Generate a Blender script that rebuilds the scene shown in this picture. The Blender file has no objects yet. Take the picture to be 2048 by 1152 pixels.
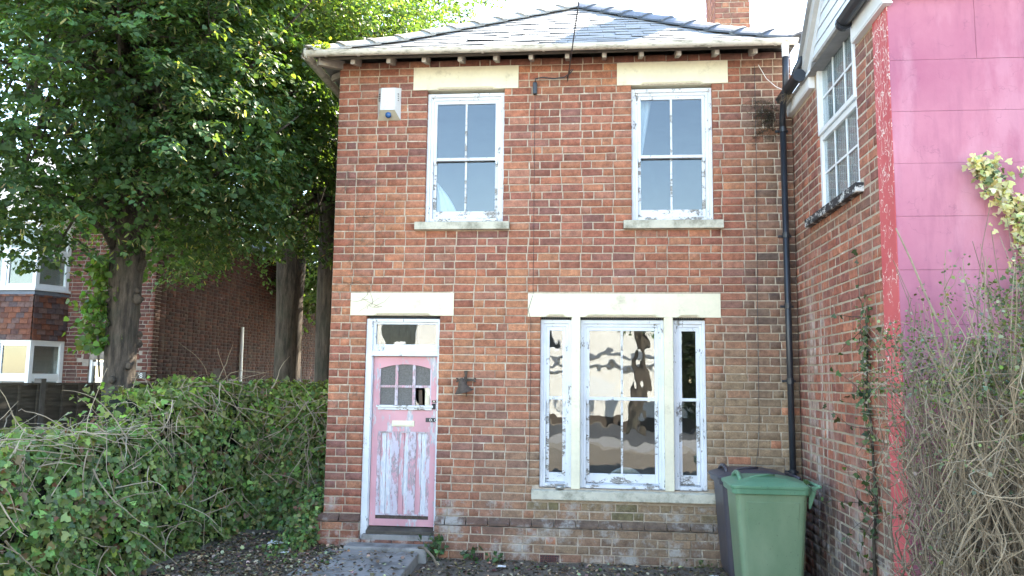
import bpy, math, random
import numpy as np
from mathutils import Matrix, Vector, noise
R = math.radians
random.seed(7); rng = np.random.default_rng(7)
scn = bpy.context.scene
COL = scn.collection

# ------------------------------------------------------------------ camera
CAM = (0.0, -8.8686, 1.927)
YAW, PITCH, ROLL = 0.09839, 0.11434, 0.01257
def cam_axes():
    cy, sy, cp, sp, cr, sr = math.cos(YAW), math.sin(YAW), math.cos(PITCH), math.sin(PITCH), math.cos(ROLL), math.sin(ROLL)
    f = Vector((-sy*cp, cy*cp, sp)); r = Vector((cy, sy, 0)); u = r.cross(f)
    return cr*r+sr*u, -sr*r+cr*u, f
r_, u_, f_ = cam_axes()
cd = bpy.data.cameras.new('camera'); cam = bpy.data.objects.new('camera', cd); COL.objects.link(cam)
cam.matrix_world = Matrix(((r_.x, u_.x, -f_.x, CAM[0]), (r_.y, u_.y, -f_.y, CAM[1]), (r_.z, u_.z, -f_.z, CAM[2]), (0, 0, 0, 1)))
cd.sensor_width = 36; cd.lens = 1600/2048*36; cd.clip_end = 3000; cd.clip_start = 0.05
scn.camera = cam
scn.render.resolution_x, scn.render.resolution_y = 1024, 576
# ------------------------------------------------------------------ sky, sun, exposure
SUN_AZ, SUN_EL = R(31), R(45)          # from behind the house, over the right-hand roofs
w = bpy.data.worlds.new('World'); scn.world = w; w.use_nodes = True
nt = w.node_tree; bg = nt.nodes['Background']
sky = nt.nodes.new('ShaderNodeTexSky'); sky.sky_type = 'NISHITA'; sky.sun_disc = False
sky.sun_elevation = SUN_EL; sky.sun_rotation = SUN_AZ; sky.air_density = 1.2; sky.dust_density = .4; sky.ozone_density = 1.6
nt.links.new(sky.outputs[0], bg.inputs[0]); bg.inputs[1].default_value = 0.15
sd = Vector((math.sin(SUN_AZ)*math.cos(SUN_EL), math.cos(SUN_AZ)*math.cos(SUN_EL), math.sin(SUN_EL)))
sl = bpy.data.lights.new('sun', 'SUN'); sl.energy = 4.8; sl.angle = R(0.53); sl.color = (1, .93, .82)
sun = bpy.data.objects.new('sun', sl); COL.objects.link(sun); sun.rotation_euler = sd.to_track_quat('Z', 'Y').to_euler(); sun.location = (20, 30, 40)
vs = scn.view_settings; vs.view_transform = 'Standard'; vs.look = 'None'; vs.gamma = 1; vs.use_curve_mapping = False
vs.exposure = 2.95
vs.use_white_balance = True; vs.white_balance_temperature = 7100; vs.white_balance_tint = 10   # the phone's setting for open shade
scn.cycles.transparent_max_bounces = 24

# ------------------------------------------------------------------ node helpers
def new_mat(name):
    m = bpy.data.materials.new(name); m.use_nodes = True
    return m, m.node_tree, m.node_tree.nodes['Principled BSDF']
def N(t, typ, **kw):
    n = t.nodes.new(typ)
    for k, v in kw.items():
        if k.startswith('i_'): n.inputs[int(k[2:])].default_value = v
        else: setattr(n, k, v)
    return n
def L(t, a, b): t.links.new(a, b)
def coords(t, scale=(1, 1, 1), world=True):
    g = N(t, 'ShaderNodeNewGeometry') if world else N(t, 'ShaderNodeTexCoord')
    mp = N(t, 'ShaderNodeMapping'); mp.inputs['Scale'].default_value = scale
    L(t, g.outputs['Position'] if world else g.outputs['Object'], mp.inputs[0]); return mp.outputs[0]
def noise_n(t, vec, scale, detail=6, rough=.6):
    n = N(t, 'ShaderNodeTexNoise'); n.inputs['Scale'].default_value = scale; n.inputs['Detail'].default_value = detail; n.inputs['Roughness'].default_value = rough
    L(t, vec, n.inputs['Vector']); return n.outputs['Fac']
def ramp(t, fac, a, b, lo=(0, 0, 0, 1), hi=(1, 1, 1, 1)):
    n = N(t, 'ShaderNodeValToRGB'); n.color_ramp.elements[0].position = a; n.color_ramp.elements[1].position = b
    n.color_ramp.elements[0].color = lo; n.color_ramp.elements[1].color = hi; L(t, fac, n.inputs[0]); return n.outputs[0]
def mix(t, fac, a, b, blend='MIX'):
    n = N(t, 'ShaderNodeMix', data_type='RGBA', blend_type=blend)
    if isinstance(fac, (int, float)): n.inputs[0].default_value = fac
    else: L(t, fac, n.inputs[0])
    for i, s in ((6, a), (7, b)):
        if isinstance(s, tuple): n.inputs[i].default_value = (*s[:3], 1)
        else: L(t, s, n.inputs[i])
    return n.outputs[2]
def mth(t, op, a, b=0.):
    n = N(t, 'ShaderNodeMath', operation=op)
    for i, s in ((0, a), (1, b)):
        if isinstance(s, (int, float)): n.inputs[i].default_value = s
        else: L(t, s, n.inputs[i])
    return n.outputs[0]
def bump(t, p, h, strength=.3, dist=.01):
    b = N(t, 'ShaderNodeBump'); b.inputs['Strength'].default_value = strength; b.inputs['Distance'].default_value = dist
    L(t, h, b.inputs['Height']); L(t, b.outputs[0], p.inputs['Normal'])
def axis(t, i):
    g = N(t, 'ShaderNodeNewGeometry'); s = N(t, 'ShaderNodeSeparateXYZ'); L(t, g.outputs['Position'], s.inputs[0]); return s.outputs[i]

def mat_plain(name, col, rough=.6, var=.25, scale=8, bmp=.15, metal=0, dirt=None, dirt_amt=.5, dscale=3, stretch=(1, 1, 1), bdist=.004, spec=.4):
    m, t, p = new_mat(name); v = coords(t, stretch)
    n = noise_n(t, v, scale); n2 = noise_n(t, v, scale*9, 4)
    c = mix(t, ramp(t, n, .3, .7), tuple(x*(1-var) for x in col), tuple(min(1, x*(1+var)) for x in col))
    c = mix(t, mth(t, 'MULTIPLY', n2, .35), c, tuple(x*.55 for x in col))
    if dirt:
        d = noise_n(t, v, dscale, 8, .7); c = mix(t, ramp(t, d, .62-dirt_amt*.3, .80-dirt_amt*.2), c, dirt)
    L(t, c, p.inputs['Base Color']); p.inputs['Roughness'].default_value = rough; p.inputs['Metallic'].default_value = metal
    p.inputs['Specular IOR Level'].default_value = spec
    if bmp: bump(t, p, n2, bmp, bdist)
    return m
def mat_peel(name, paint, under, amount=.5, scale=6, stretch=(1, 1, .35), rough=.6, under2=None, fine=1.0):
    """old paint flaking off in patches down to primer or bare wood"""
    m, t, p = new_mat(name); v = coords(t, stretch)
    a = noise_n(t, v, scale, 9, .68); b = noise_n(t, v, scale*7, 5, .65)
    h = mth(t, 'ADD', mth(t, 'MULTIPLY', a, .75), mth(t, 'MULTIPLY', b, .25*fine))
    fac = ramp(t, h, .60-.22*amount, .63-.22*amount)
    soft = noise_n(t, coords(t, (1, 1, 1)), 3, 5)
    pc = mix(t, ramp(t, soft, .35, .7), tuple(x*.84 for x in paint), paint)
    uc = mix(t, ramp(t, b, .42, .6), under, under2 or tuple(x*.6 for x in under))
    L(t, mix(t, fac, pc, uc), p.inputs['Base Color']); p.inputs['Roughness'].default_value = rough
    p.inputs['Specular IOR Level'].default_value = .3
    inv = mth(t, 'SUBTRACT', 1., fac); bump(t, p, mth(t, 'ADD', inv, mth(t, 'MULTIPLY', b, .4)), .6, .002)
    return m
def mat_brick(name, rough=.85, streak=False):
    """colour comes from the brick itself (object colour, or the mesh attribute of the joined ones)"""
    m, t, p = new_mat(name)
    oi = N(t, 'ShaderNodeObjectInfo'); at = N(t, 'ShaderNodeAttribute', attribute_name='col')
    base = mix(t, 1., oi.outputs['Color'], at.outputs['Color'], 'ADD')
    v = coords(t); n1 = noise_n(t, v, 13, 8, .75); n2 = noise_n(t, v, 70, 4, .7); n3 = noise_n(t, coords(t, (1, 1, .55)), 2.6, 8, .72)
    c = mix(t, ramp(t, n1, .32, .66), mix(t, 1., base, (.50, .46, .46), 'MULTIPLY'), mix(t, 1., base, (1.28, 1.22, 1.16), 'MULTIPLY'))
    c = mix(t, mth(t, 'MULTIPLY', ramp(t, n2, .5, .70), .55), c, (.10, .065, .052))
    c = mix(t, mth(t, 'MULTIPLY', ramp(t, n3, .50, .72), .42), c, (.13, .10, .078))
    z = axis(t, 2)
    low = mth(t, 'MULTIPLY', mth(t, 'GREATER_THAN', .62, z), ramp(t, noise_n(t, v, 3.6, 9, .75), .50, .62))
    c = mix(t, mth(t, 'MULTIPLY', low, .75), c, (.42, .40, .36))
    specks = ramp(t, noise_n(t, v, 60, 3, .8), .70, .74); c = mix(t, mth(t, 'MULTIPLY', specks, .55), c, (.5, .42, .34))
    if streak:      # lime washed out of the joints, running down the side wall
        y = axis(t, 1); band = ramp(t, mth(t, 'ABSOLUTE', mth(t, 'ADD', y, .72)), .25, .62, (1, 1, 1, 1), (0, 0, 0, 1)); hz = ramp(t, mth(t, 'MULTIPLY', z, .25), .55, .85, (1, 1, 1, 1), (0, 0, 0, 1))
        sn = noise_n(t, coords(t, (1, 1, .16)), 9, 7, .7); f = mth(t, 'MULTIPLY', mth(t, 'MULTIPLY', band, hz), ramp(t, sn, .50, .60)); c = mix(t, mth(t, 'MULTIPLY', f, .75), c, (.52, .48, .44))
        f2 = mth(t, 'MULTIPLY', ramp(t, mth(t, 'MULTIPLY', z, .5), .40, .85, (1, 1, 1, 1), (0, 0, 0, 1)), ramp(t, noise_n(t, coords(t, (1, 1, .5)), 3.2, 8, .72), .50, .62)); c = mix(t, mth(t, 'MULTIPLY', f2, .5), c, (.40, .37, .33))
    L(t, c, p.inputs['Base Color']); p.inputs['Roughness'].default_value = rough; p.inputs['Specular IOR Level'].default_value = .25
    bump(t, p, mth(t, 'ADD', n1, mth(t, 'MULTIPLY', n2, .6)), .55, .004)
    return m
def mat_leaf(name, trans=.45, rough=.5):
    m, t, p = new_mat(name); t.nodes.remove(p)
    at = N(t, 'ShaderNodeAttribute', attribute_name='col')
    pr = N(t, 'ShaderNodeBsdfPrincipled'); pr.inputs['Roughness'].default_value = rough; pr.inputs['Specular IOR Level'].default_value = .28
    L(t, at.outputs['Color'], pr.inputs['Base Color'])
    tr = N(t, 'ShaderNodeBsdfTranslucent'); tc = mix(t, 1., at.outputs['Color'], (2.3, 2.0, .5), 'MULTIPLY'); L(t, tc, tr.inputs[0])
    ms = N(t, 'ShaderNodeMixShader'); ms.inputs[0].default_value = trans
    L(t, pr.outputs[0], ms.inputs[1]); L(t, tr.outputs[0], ms.inputs[2]); L(t, ms.outputs[0], t.nodes['Material Output'].inputs[0])
    return m
def mat_glass(name, wav=.02, wscale=2.2, f0=.1, tint=(.80, .85, .86)):
    m, t, p = new_mat(name); t.nodes.remove(p)
    tb = N(t, 'ShaderNodeBsdfTransparent'); tb.inputs[0].default_value = (*tint, 1)
    gb = N(t, 'ShaderNodeBsdfGlossy'); gb.inputs['Roughness'].default_value = .004; gb.inputs[0].default_value = (.96, .98, 1, 1)
    lw = N(t, 'ShaderNodeLayerWeight'); lw.inputs[0].default_value = .5; p5 = mth(t, 'POWER', lw.outputs['Facing'], 5.); fac = mth(t, 'ADD', f0, mth(t, 'MULTIPLY', p5, 1-f0))
    b = N(t, 'ShaderNodeBump'); b.inputs['Strength'].default_value = 1; b.inputs['Distance'].default_value = wav
    L(t, noise_n(t, coords(t, (1, 1, .7)), wscale, 2, .5), b.inputs['Height']); L(t, b.outputs[0], gb.inputs['Normal'])
    ms = N(t, 'ShaderNodeMixShader'); L(t, fac, ms.inputs[0]); L(t, tb.outputs[0], ms.inputs[1]); L(t, gb.outputs[0], ms.inputs[2])
    L(t, ms.outputs[0], t.nodes['Material Output'].inputs[0]); return m

# ------------------------------------------------------------------ materials
MT = {}
MT['brick'] = mat_brick('brick'); MT['brick_side'] = mat_brick('brick_side', streak=True)
def mat_mortar():
    m, t, p = new_mat('mortar'); v = coords(t)
    n = noise_n(t, v, 30, 6, .7); n3 = noise_n(t, v, 1.6, 7, .65)
    c = mix(t, ramp(t, n, .3, .7), (.34, .265, .195), (.52, .43, .33))
    x = axis(t, 0); z = axis(t, 2)
    olive = mth(t, 'MULTIPLY', ramp(t, mth(t, 'ADD', mth(t, 'MULTIPLY', x, .35), mth(t, 'ADD', mth(t, 'MULTIPLY', z, -.16), mth(t, 'MULTIPLY', n3, .9))), .45, .95), .75)
    c = mix(t, olive, c, (.30, .255, .185)); c = mix(t, ramp(t, n3, .54, .70), c, (.22, .175, .13)); c = mix(t, mth(t, 'MULTIPLY', ramp(t, noise_n(t, v, 7, 6, .7), .58, .66), .8), c, (.62, .55, .45))
    L(t, c, p.inputs['Base Color']); p.inputs['Roughness'].default_value = .95; bump(t, p, n, .8, .006); return m
MT['mortar'] = mat_mortar()
MT['mortar_shaded'] = mat_plain('mortar_shaded', (.075, .06, .055), .95, .3, 10, .5)  # neighbour's side wall: shade put into a darker mortar colour
MT['mortar_dark'] = mat_plain('mortar_dark', (.30, .26, .22), .95, .3, 10, .5)
MT['stone'] = mat_plain('stone', (.80, .745, .56), .8, .07, 3, .25, dirt=(.42, .37, .26), dirt_amt=.20, dscale=4.5, bdist=.003)
MT['stone_sill'] = mat_plain('stone_sill', (.58, .55, .44), .85, .14, 5, .4, dirt=(.20, .19, .14), dirt_amt=.55, dscale=6)
MT['white_peel'] = mat_peel('white_peel', (.74, .77, .80), (.38, .37, .35), .08, 11, (1, 1, .45), under2=(.17, .16, .15))
MT['white_peel_bad'] = mat_peel('white_peel_bad', (.72, .74, .76), (.38, .36, .33), .36, 12, (.5, 1, 1), under2=(.16, .15, .13))
MT['pink_peel'] = mat_peel('pink_peel', (.65, .345, .37), (.70, .70, .71), .50, 5.2, (1.9, 1, .24), under2=(.50, .52, .56))
MT['pink_stile'] = mat_peel('pink_stile', (.66, .345, .375), (.62, .58, .58), .29, 6, (1.2, 1, .35), under2=(.40, .40, .43))
MT['primer_grey'] = mat_peel('primer_grey', (.62, .56, .62), (.62, .33, .37), .52, 9, (1.2, 1, .4), under2=(.3, .29, .29))
MT['glass'] = mat_glass('glass', .003, 2.0, .065)
MT['glass_big'] = mat_glass('glass_big', .0028, 3.2, .085)
MT['glass_new'] = mat_glass('glass_new', .0015, 1, .06)
MT['glass_dull'] = mat_plain('glass_dull', (.20, .19, .175), .22, .35, 90, .9, bdist=.01, spec=.7)
MT['slate'] = mat_plain('slate', (.285, .285, .285), .85, .2, 4, .35, dirt=(.34, .335, .31), dirt_amt=.25, dscale=9, bdist=.003)
MT['hip_tile'] = mat_plain('hip_tile', (.30, .29, .27), .75, .3, 6, .6, dirt=(.42, .40, .35), dirt_amt=.45, dscale=7)  # left hip: lighter tone, sunlight put into the colour
MT['hip_shaded'] = mat_plain('hip_shaded', (.10, .115, .14), .55, .3, 6, .4, dirt=(.25, .26, .25), dirt_amt=.25, dscale=9)  # right hip and ridge: darker copy, shade put into the colour
MT['gutter'] = mat_plain('gutter', (.74, .70, .61), .5, .10, 4, .1, dirt=(.14, .13, .08), dirt_amt=.42, dscale=14, stretch=(.5, 1, 2.5))
MT['timber_dull'] = mat_plain('timber_dull', (.40, .36, .31), .8, .25, 9, .4)
MT['black_plastic'] = mat_plain('black_plastic', (.022, .027, .035), .38, .3, 5, .08, spec=.5)
MT['black_iron'] = mat_plain('black_iron', (.03, .028, .03), .6, .3, 20, .3)
MT['rust'] = mat_plain('rust', (.085, .065, .052), .85, .4, 30, .6)
MT['upvc'] = mat_plain('upvc', (.80, .82, .83), .3, .03, 3, 0)
MT['alarm_white'] = mat_plain('alarm_white', (.70, .71, .70), .4, .05, 5, 0, dirt=(.45, .45, .40), dirt_amt=.25, dscale=9)
MT['alarm_under'] = mat_plain('alarm_under', (.50, .46, .36), .5, .1, 5, 0)
MT['blue_lens'] = mat_plain('blue_lens', (.02, .10, .28), .12, .1, 5, 0, spec=.7)
MT['grey_barge'] = mat_plain('grey_barge', (.52, .50, .47), .6, .12, 6, .15)
MT['clad'] = mat_plain('clad', (.72, .76, .79), .4, .04, 4, .05)
def mat_render():
    m, t, p = new_mat('render_pink'); v = coords(t)
    n = noise_n(t, v, 1.3, 6, .6); n2 = noise_n(t, v, 60, 5, .7); st = noise_n(t, coords(t, (1, 1, .16)), 7, 7, .72)
    c = mix(t, ramp(t, n, .3, .7), (.345, .112, .172), (.455, .185, .238))
    c = mix(t, mth(t, 'MULTIPLY', ramp(t, st, .50, .68), .55), c, (.29, .105, .16)); c = mix(t, mth(t, 'MULTIPLY', ramp(t, noise_n(t, coords(t, (1, 1, .3)), 3.1, 6, .65), .52, .64), .35), c, (.53, .27, .33))
    vo = N(t, 'ShaderNodeTexVoronoi', feature='DISTANCE_TO_EDGE'); vo.inputs['Scale'].default_value = 5
    wn = N(t, 'ShaderNodeTexNoise'); wn.inputs['Scale'].default_value = 4; wn.inputs['Detail'].default_value = 6; L(t, v, wn.inputs[0]); L(t, mix(t, .5, v, wn.outputs['Color'], 'ADD'), vo.inputs['Vector'])
    sc = mth(t, 'MULTIPLY', mth(t, 'LESS_THAN', vo.outputs['Distance'], .012), ramp(t, noise_n(t, v, 7, 4), .52, .58)); c = mix(t, mth(t, 'MULTIPLY', sc, .35), c, (.20, .08, .13))
    c = mix(t, ramp(t, n2, .70, .74), c, (.26, .11, .18))
    L(t, c, p.inputs['Base Color']); p.inputs['Roughness'].default_value = .75; p.inputs['Specular IOR Level'].default_value = .25; bump(t, p, mth(t, 'ADD', n2, st), .4, .003); return m
MT['render_pink'] = mat_render()
MT['pink_joint'] = mat_plain('pink_joint', (.22, .08, .14), .9, .2, 6, .3)
def mat_strip():
    m, t, p = new_mat('red_strip'); v = coords(t)
    n = noise_n(t, v, 2.2, 5); c = mix(t, ramp(t, n, .3, .7), (.46, .065, .075), (.56, .115, .115))
    vo = N(t, 'ShaderNodeTexVoronoi', feature='DISTANCE_TO_EDGE'); vo.inputs['Scale'].default_value = 22
    wn = N(t, 'ShaderNodeTexNoise'); wn.inputs['Scale'].default_value = 9; L(t, v, wn.inputs[0])
    vv = mix(t, .12, coords(t, (1, 1, .45)), wn.outputs['Color'], 'ADD'); L(t, vv, vo.inputs['Vector'])
    line = mth(t, 'LESS_THAN', vo.outputs['Distance'], .035)
    z = axis(t, 2); gate = ramp(t, mth(t, 'ADD', noise_n(t, v, 9, 4), mth(t, 'MULTIPLY', z, .07)), .71, .75)
    c = mix(t, mth(t, 'MULTIPLY', mth(t, 'MULTIPLY', line, gate), .9), c, (.78, .68, .60))
    L(t, c, p.inputs['Base Color']); p.inputs['Roughness'].default_value = .65; bump(t, p, n, .3, .004); return m
MT['red_strip'] = mat_strip()
MT['black_sill'] = mat_peel('black_sill', (.035, .036, .04), (.66, .66, .64), .40, 8, (1, 1, 1.6), under2=(.45, .45, .43))
def mat_bark():
    m, t, p = new_mat('bark'); v = coords(t, (1, 1, .16)); n = noise_n(t, v, 16, 8, .72); n2 = noise_n(t, coords(t), 2.2, 6, .6); n3 = noise_n(t, coords(t, (1, 1, .5)), 45, 5, .7)
    c = mix(t, ramp(t, n, .40, .62), (.035, .028, .023), (.17, .135, .105)); c = mix(t, mth(t, 'MULTIPLY', ramp(t, n2, .45, .65), .5), c, (.075, .085, .055)); c = mix(t, mth(t, 'MULTIPLY', n3, .5), c, (.05, .04, .033))
    L(t, c, p.inputs['Base Color']); p.inputs['Roughness'].default_value = .95; bump(t, p, mth(t, 'ADD', n, mth(t, 'MULTIPLY', n3, .3)), 1., .06); return m
MT['bark'] = mat_bark()
MT['bark_plain'] = mat_plain('bark', (.105, .085, .068), .95, .45, 7, 1.0, stretch=(1.6, 1.6, .28), dirt=(.035, .04, .03), dirt_amt=.5, dscale=5, bdist=.05)
MT['twig'] = mat_plain('twig', (.195, .152, .105), .85, .35, 9, .3)
MT['twig_pale'] = mat_plain('twig_pale', (.30, .24, .165), .85, .3, 9, .3)
MT['stem_pale'] = mat_plain('stem_pale', (.44, .36, .26), .85, .3, 9, .3)
MT['leaf'] = mat_leaf('leaf', .38); MT['ivy'] = mat_leaf('ivy', .22, .36); MT['litter'] = mat_leaf('litter', .1, .8)
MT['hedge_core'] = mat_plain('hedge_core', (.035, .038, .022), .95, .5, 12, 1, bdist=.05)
def mat_soil():
    m, t, p = new_mat('soil'); v = coords(t)
    n = noise_n(t, v, 3, 8, .7); n2 = noise_n(t, v, 40, 6, .75); n3 = noise_n(t, v, 140, 3, .8)
    c = mix(t, ramp(t, n, .35, .65), (.115, .092, .07), (.21, .172, .13)); c = mix(t, ramp(t, n2, .45, .7), c, (.28, .24, .19))
    c = mix(t, ramp(t, n3, .64, .70), c, (.30, .26, .2)); L(t, c, p.inputs['Base Color']); p.inputs['Roughness'].default_value = .95
    bump(t, p, mth(t, 'ADD', n2, n3), .9, .02); return m
MT['soil'] = mat_soil()
MT['concrete'] = mat_plain('concrete', (.30, .288, .27), .9, .22, 2.5, .5, dirt=(.075, .068, .06), dirt_amt=.5, dscale=3)
MT['asphalt'] = mat_plain('asphalt', (.055, .055, .058), .9, .25, 2, .5)
MT['paving'] = mat_plain('paving', (.26, .25, .24), .9, .15, 2, .3)
MT['wood_dark'] = mat_plain('wood_dark', (.085, .072, .058), .9, .4, 5, .6, stretch=(1, .4, 4), dirt=(.15, .13, .10), dirt_amt=.4, dscale=4)
MT['post'] = mat_plain('post', (.13, .12, .11), .9, .3, 9, .4)
MT['lead'] = mat_plain('lead', (.14, .16, .19), .6, .2, 9, .2)
MT['clay'] = mat_brick('clay')
MT['room'] = mat_plain('room', (.20, .195, .185), .9, .2, 1, 0)
MT['floor_wood'] = mat_plain('floor_wood', (.13, .09, .06), .6, .2, 4, 0)
MT['cloth'] = mat_plain('cloth', (.72, .73, .74), .9, .08, 5, .1)
MT['metal'] = mat_plain('metal', (.5, .5, .48), .35, .1, 5, 0, metal=.8)
MT['cream_wall'] = mat_plain('cream_wall', (.80, .785, .74), .85, .06, 1, .1)
MT['roof_red'] = mat_plain('roof_red', (.20, .10, .07), .85, .25, 3, .3)
MT['dark_glass'] = mat_plain('dark_glass', (.03, .035, .04), .08, .1, 1, 0, spec=.8)
MT['sign_white'] = mat_plain('sign_white', (.8, .8, .78), .5, .02, 4, 0)
def mat_bin(name, col, worn):
    m, t, p = new_mat(name); v = coords(t)
    n = noise_n(t, coords(t, (1, 1, .5)), 2.0, 6, .6); n2 = noise_n(t, v, 50, 5, .7)
    c = mix(t, ramp(t, n, .35, .75), col, worn); c = mix(t, ramp(t, n2, .64, .69), c, (.05, .055, .045))
    c = mix(t, ramp(t, noise_n(t, coords(t, (.6, .6, 5)), 14, 5, .7), .70, .76), c, worn)
    L(t, c, p.inputs['Base Color']); p.inputs['Roughness'].default_value = .42; bump(t, p, n2, .05, .002); return m
MT['bin_green'] = mat_bin('bin_green', (.12, .205, .115), (.24, .32, .20)); MT['bin_lid'] = mat_bin('bin_lid', (.085, .22, .13), (.16, .30, .19))
MT['bin_dark'] = mat_bin('bin_dark', (.045, .045, .062), (.085, .075, .082)); MT['bin_brown'] = mat_bin('bin_brown', (.085, .06, .06), (.12, .085, .08))

# ------------------------------------------------------------------ mesh helpers
class MB:
    def __init__(s): s.v = []; s.f = []
    def add(s, vs, fs):
        o = len(s.v); s.v += [tuple(a) for a in vs]; s.f += [tuple(i+o for i in f) for f in fs]; return s
    def box(s, x0, x1, y0, y1, z0, z1, rot=None, at=None):
        c = [(x0, y0, z0), (x1, y0, z0), (x1, y1, z0), (x0, y1, z0), (x0, y0, z1), (x1, y0, z1), (x1, y1, z1), (x0, y1, z1)]
        return s.add(c, [(0, 3, 2, 1), (4, 5, 6, 7), (0, 1, 5, 4), (1, 2, 6, 5), (2, 3, 7, 6), (3, 0, 4, 7)])
    def hexa(s, b, t): return s.add(list(b)+list(t), [(3, 2, 1, 0), (4, 5, 6, 7), (0, 1, 5, 4), (1, 2, 6, 5), (2, 3, 7, 6), (3, 0, 4, 7)])
    def loft(s, rings, caps=True):
        n = len(rings[0]); vs = [p for r in rings for p in r]; fs = []
        for i in range(len(rings)-1):
            for j in range(n): k = (j+1) % n; fs.append((i*n+j, i*n+k, (i+1)*n+k, (i+1)*n+j))
        if caps: fs += [tuple(range(n))[::-1], tuple((len(rings)-1)*n+j for j in range(n))]
        return s.add(vs, fs)
    def tube(s, pts, r0, r1=None, n=5):
        r1 = r0 if r1 is None else r1; pts = [Vector(p) for p in pts]; rings = []
        ref = Vector((.31, .87, .39)); m = len(pts)
        for i, p in enumerate(pts):
            d = (pts[min(i+1, m-1)]-pts[max(i-1, 0)]).normalized(); a = d.cross(ref)
            if a.length < .05: a = d.cross(Vector((1, 0, 0)))
            a.normalize(); b = d.cross(a); r = r0+(r1-r0)*i/max(1, m-1)
            rings.append([p+a*(r*math.cos(2*math.pi*j/n))+b*(r*math.sin(2*math.pi*j/n)) for j in range(n)])
        return s.loft(rings)
    def lathe(s, prof, c, n=16, ax='z'):
        rings = []
        for r, h in prof:
            q = []
            for j in range(n):
                a = 2*math.pi*j/n; x, y = r*math.cos(a), r*math.sin(a)
                q.append((c[0]+x, c[1]+y, c[2]+h) if ax == 'z' else (c[0]+x, c[1]+h, c[2]+y) if ax == 'y' else (c[0]+h, c[1]+x, c[2]+y))
            rings.append(q)
        return s.loft(rings)
    def build(s, name, mat, parent=None, smooth=False, bev=0):
        me = bpy.data.meshes.new(name); me.from_pydata(s.v, [], s.f); me.update()
        return link(name, me, mat, parent, smooth, bev)
def link(name, me, mat, parent=None, smooth=False, bev=0):
    if mat and not me.materials: me.materials.append(MT[mat] if isinstance(mat, str) else mat)
    o = bpy.data.objects.new(name, me); COL.objects.link(o)
    if parent: o.parent = parent; o.matrix_parent_inverse = parent.matrix_world.inverted() if parent.type != 'EMPTY' else Matrix.Translation(-Vector(parent.location))
    if smooth:
        for p in me.polygons: p.use_smooth = True
    if bev:
        b = o.modifiers.new('bevel', 'BEVEL'); b.width = bev; b.segments = 2; b.limit_method = 'ANGLE'; b.angle_limit = R(35)
    return o
def tag(o, label=None, cat=None, group=None, kind=None):
    if label: o['label'] = label
    if cat: o['category'] = cat
    if group: o['group'] = group
    if kind: o['kind'] = kind
    return o
def thing(name, loc, label, cat, group=None):
    o = bpy.data.objects.new(name, None); COL.objects.link(o); o.location = loc; o.empty_display_size = .2
    return tag(o, label, cat, group)
def np_mesh(name, verts, quads, cols=None):
    """fast mesh from arrays: verts (n,3), faces (m,k)"""
    me = bpy.data.meshes.new(name); k = quads.shape[1]
    me.vertices.add(len(verts)); me.vertices.foreach_set('co', np.ascontiguousarray(verts, dtype=np.float32).ravel())
    me.loops.add(quads.size); me.loops.foreach_set('vertex_index', np.ascontiguousarray(quads, dtype=np.int32).ravel())
    me.polygons.add(len(quads)); me.polygons.foreach_set('loop_start', np.arange(0, quads.size, k, dtype=np.int32))
    if cols is not None:
        a = me.color_attributes.new('col', 'FLOAT_COLOR', 'POINT'); a.data.foreach_set('color', np.c_[cols, np.ones(len(cols))].astype(np.float32).ravel())
    me.update(calc_edges=True); me.validate(); return me

# ------------------------------------------------------------------ bricks
BF = np.array([(0, 1, 5, 4), (1, 2, 6, 5), (2, 3, 7, 6), (3, 0, 4, 7), (4, 5, 9, 8), (5, 6, 10, 9), (6, 7, 11, 10), (7, 4, 8, 11), (8, 9, 10, 11)])
def brick_verts(wd, ht, dp, seed, bv=.005):
    """front face on y=0 looking to -y, origin at the lower left corner; worn edges, uneven face"""
    g = random.Random(seed); J = lambda a: g.uniform(-a, a)
    q = [(0, 0), (wd, 0), (wd, ht), (0, ht)]; v = []
    for x, z in q: v.append((x, dp, z))
    e = [(x+J(.0035), z+J(.0028)) for x, z in q]
    for x, z in e: v.append((x, bv+J(.0015), z))
    off = g.uniform(-.003, .002)
    for (x, z), sx, sz in zip(e, (1, -1, -1, 1), (1, 1, -1, -1)):
        b = bv*g.uniform(.7, 1.8); v.append((x+sx*b, off+J(.0012), z+sz*b*.8))
    return v
_bm = {}
def brick_mesh(wd, ht, dp, mat):
    key = (round(wd*125), round(ht, 3), dp, mat, random.randrange(4))
    if key not in _bm:
        me = bpy.data.meshes.new('brick'); me.from_pydata(brick_verts(round(wd*125)/125, ht, dp, hash(key) & 0xffff), [], [tuple(f) for f in BF.tolist()]); me.update()
        me.materials.append(MT[mat]); _bm[key] = me
    return _bm[key]
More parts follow.
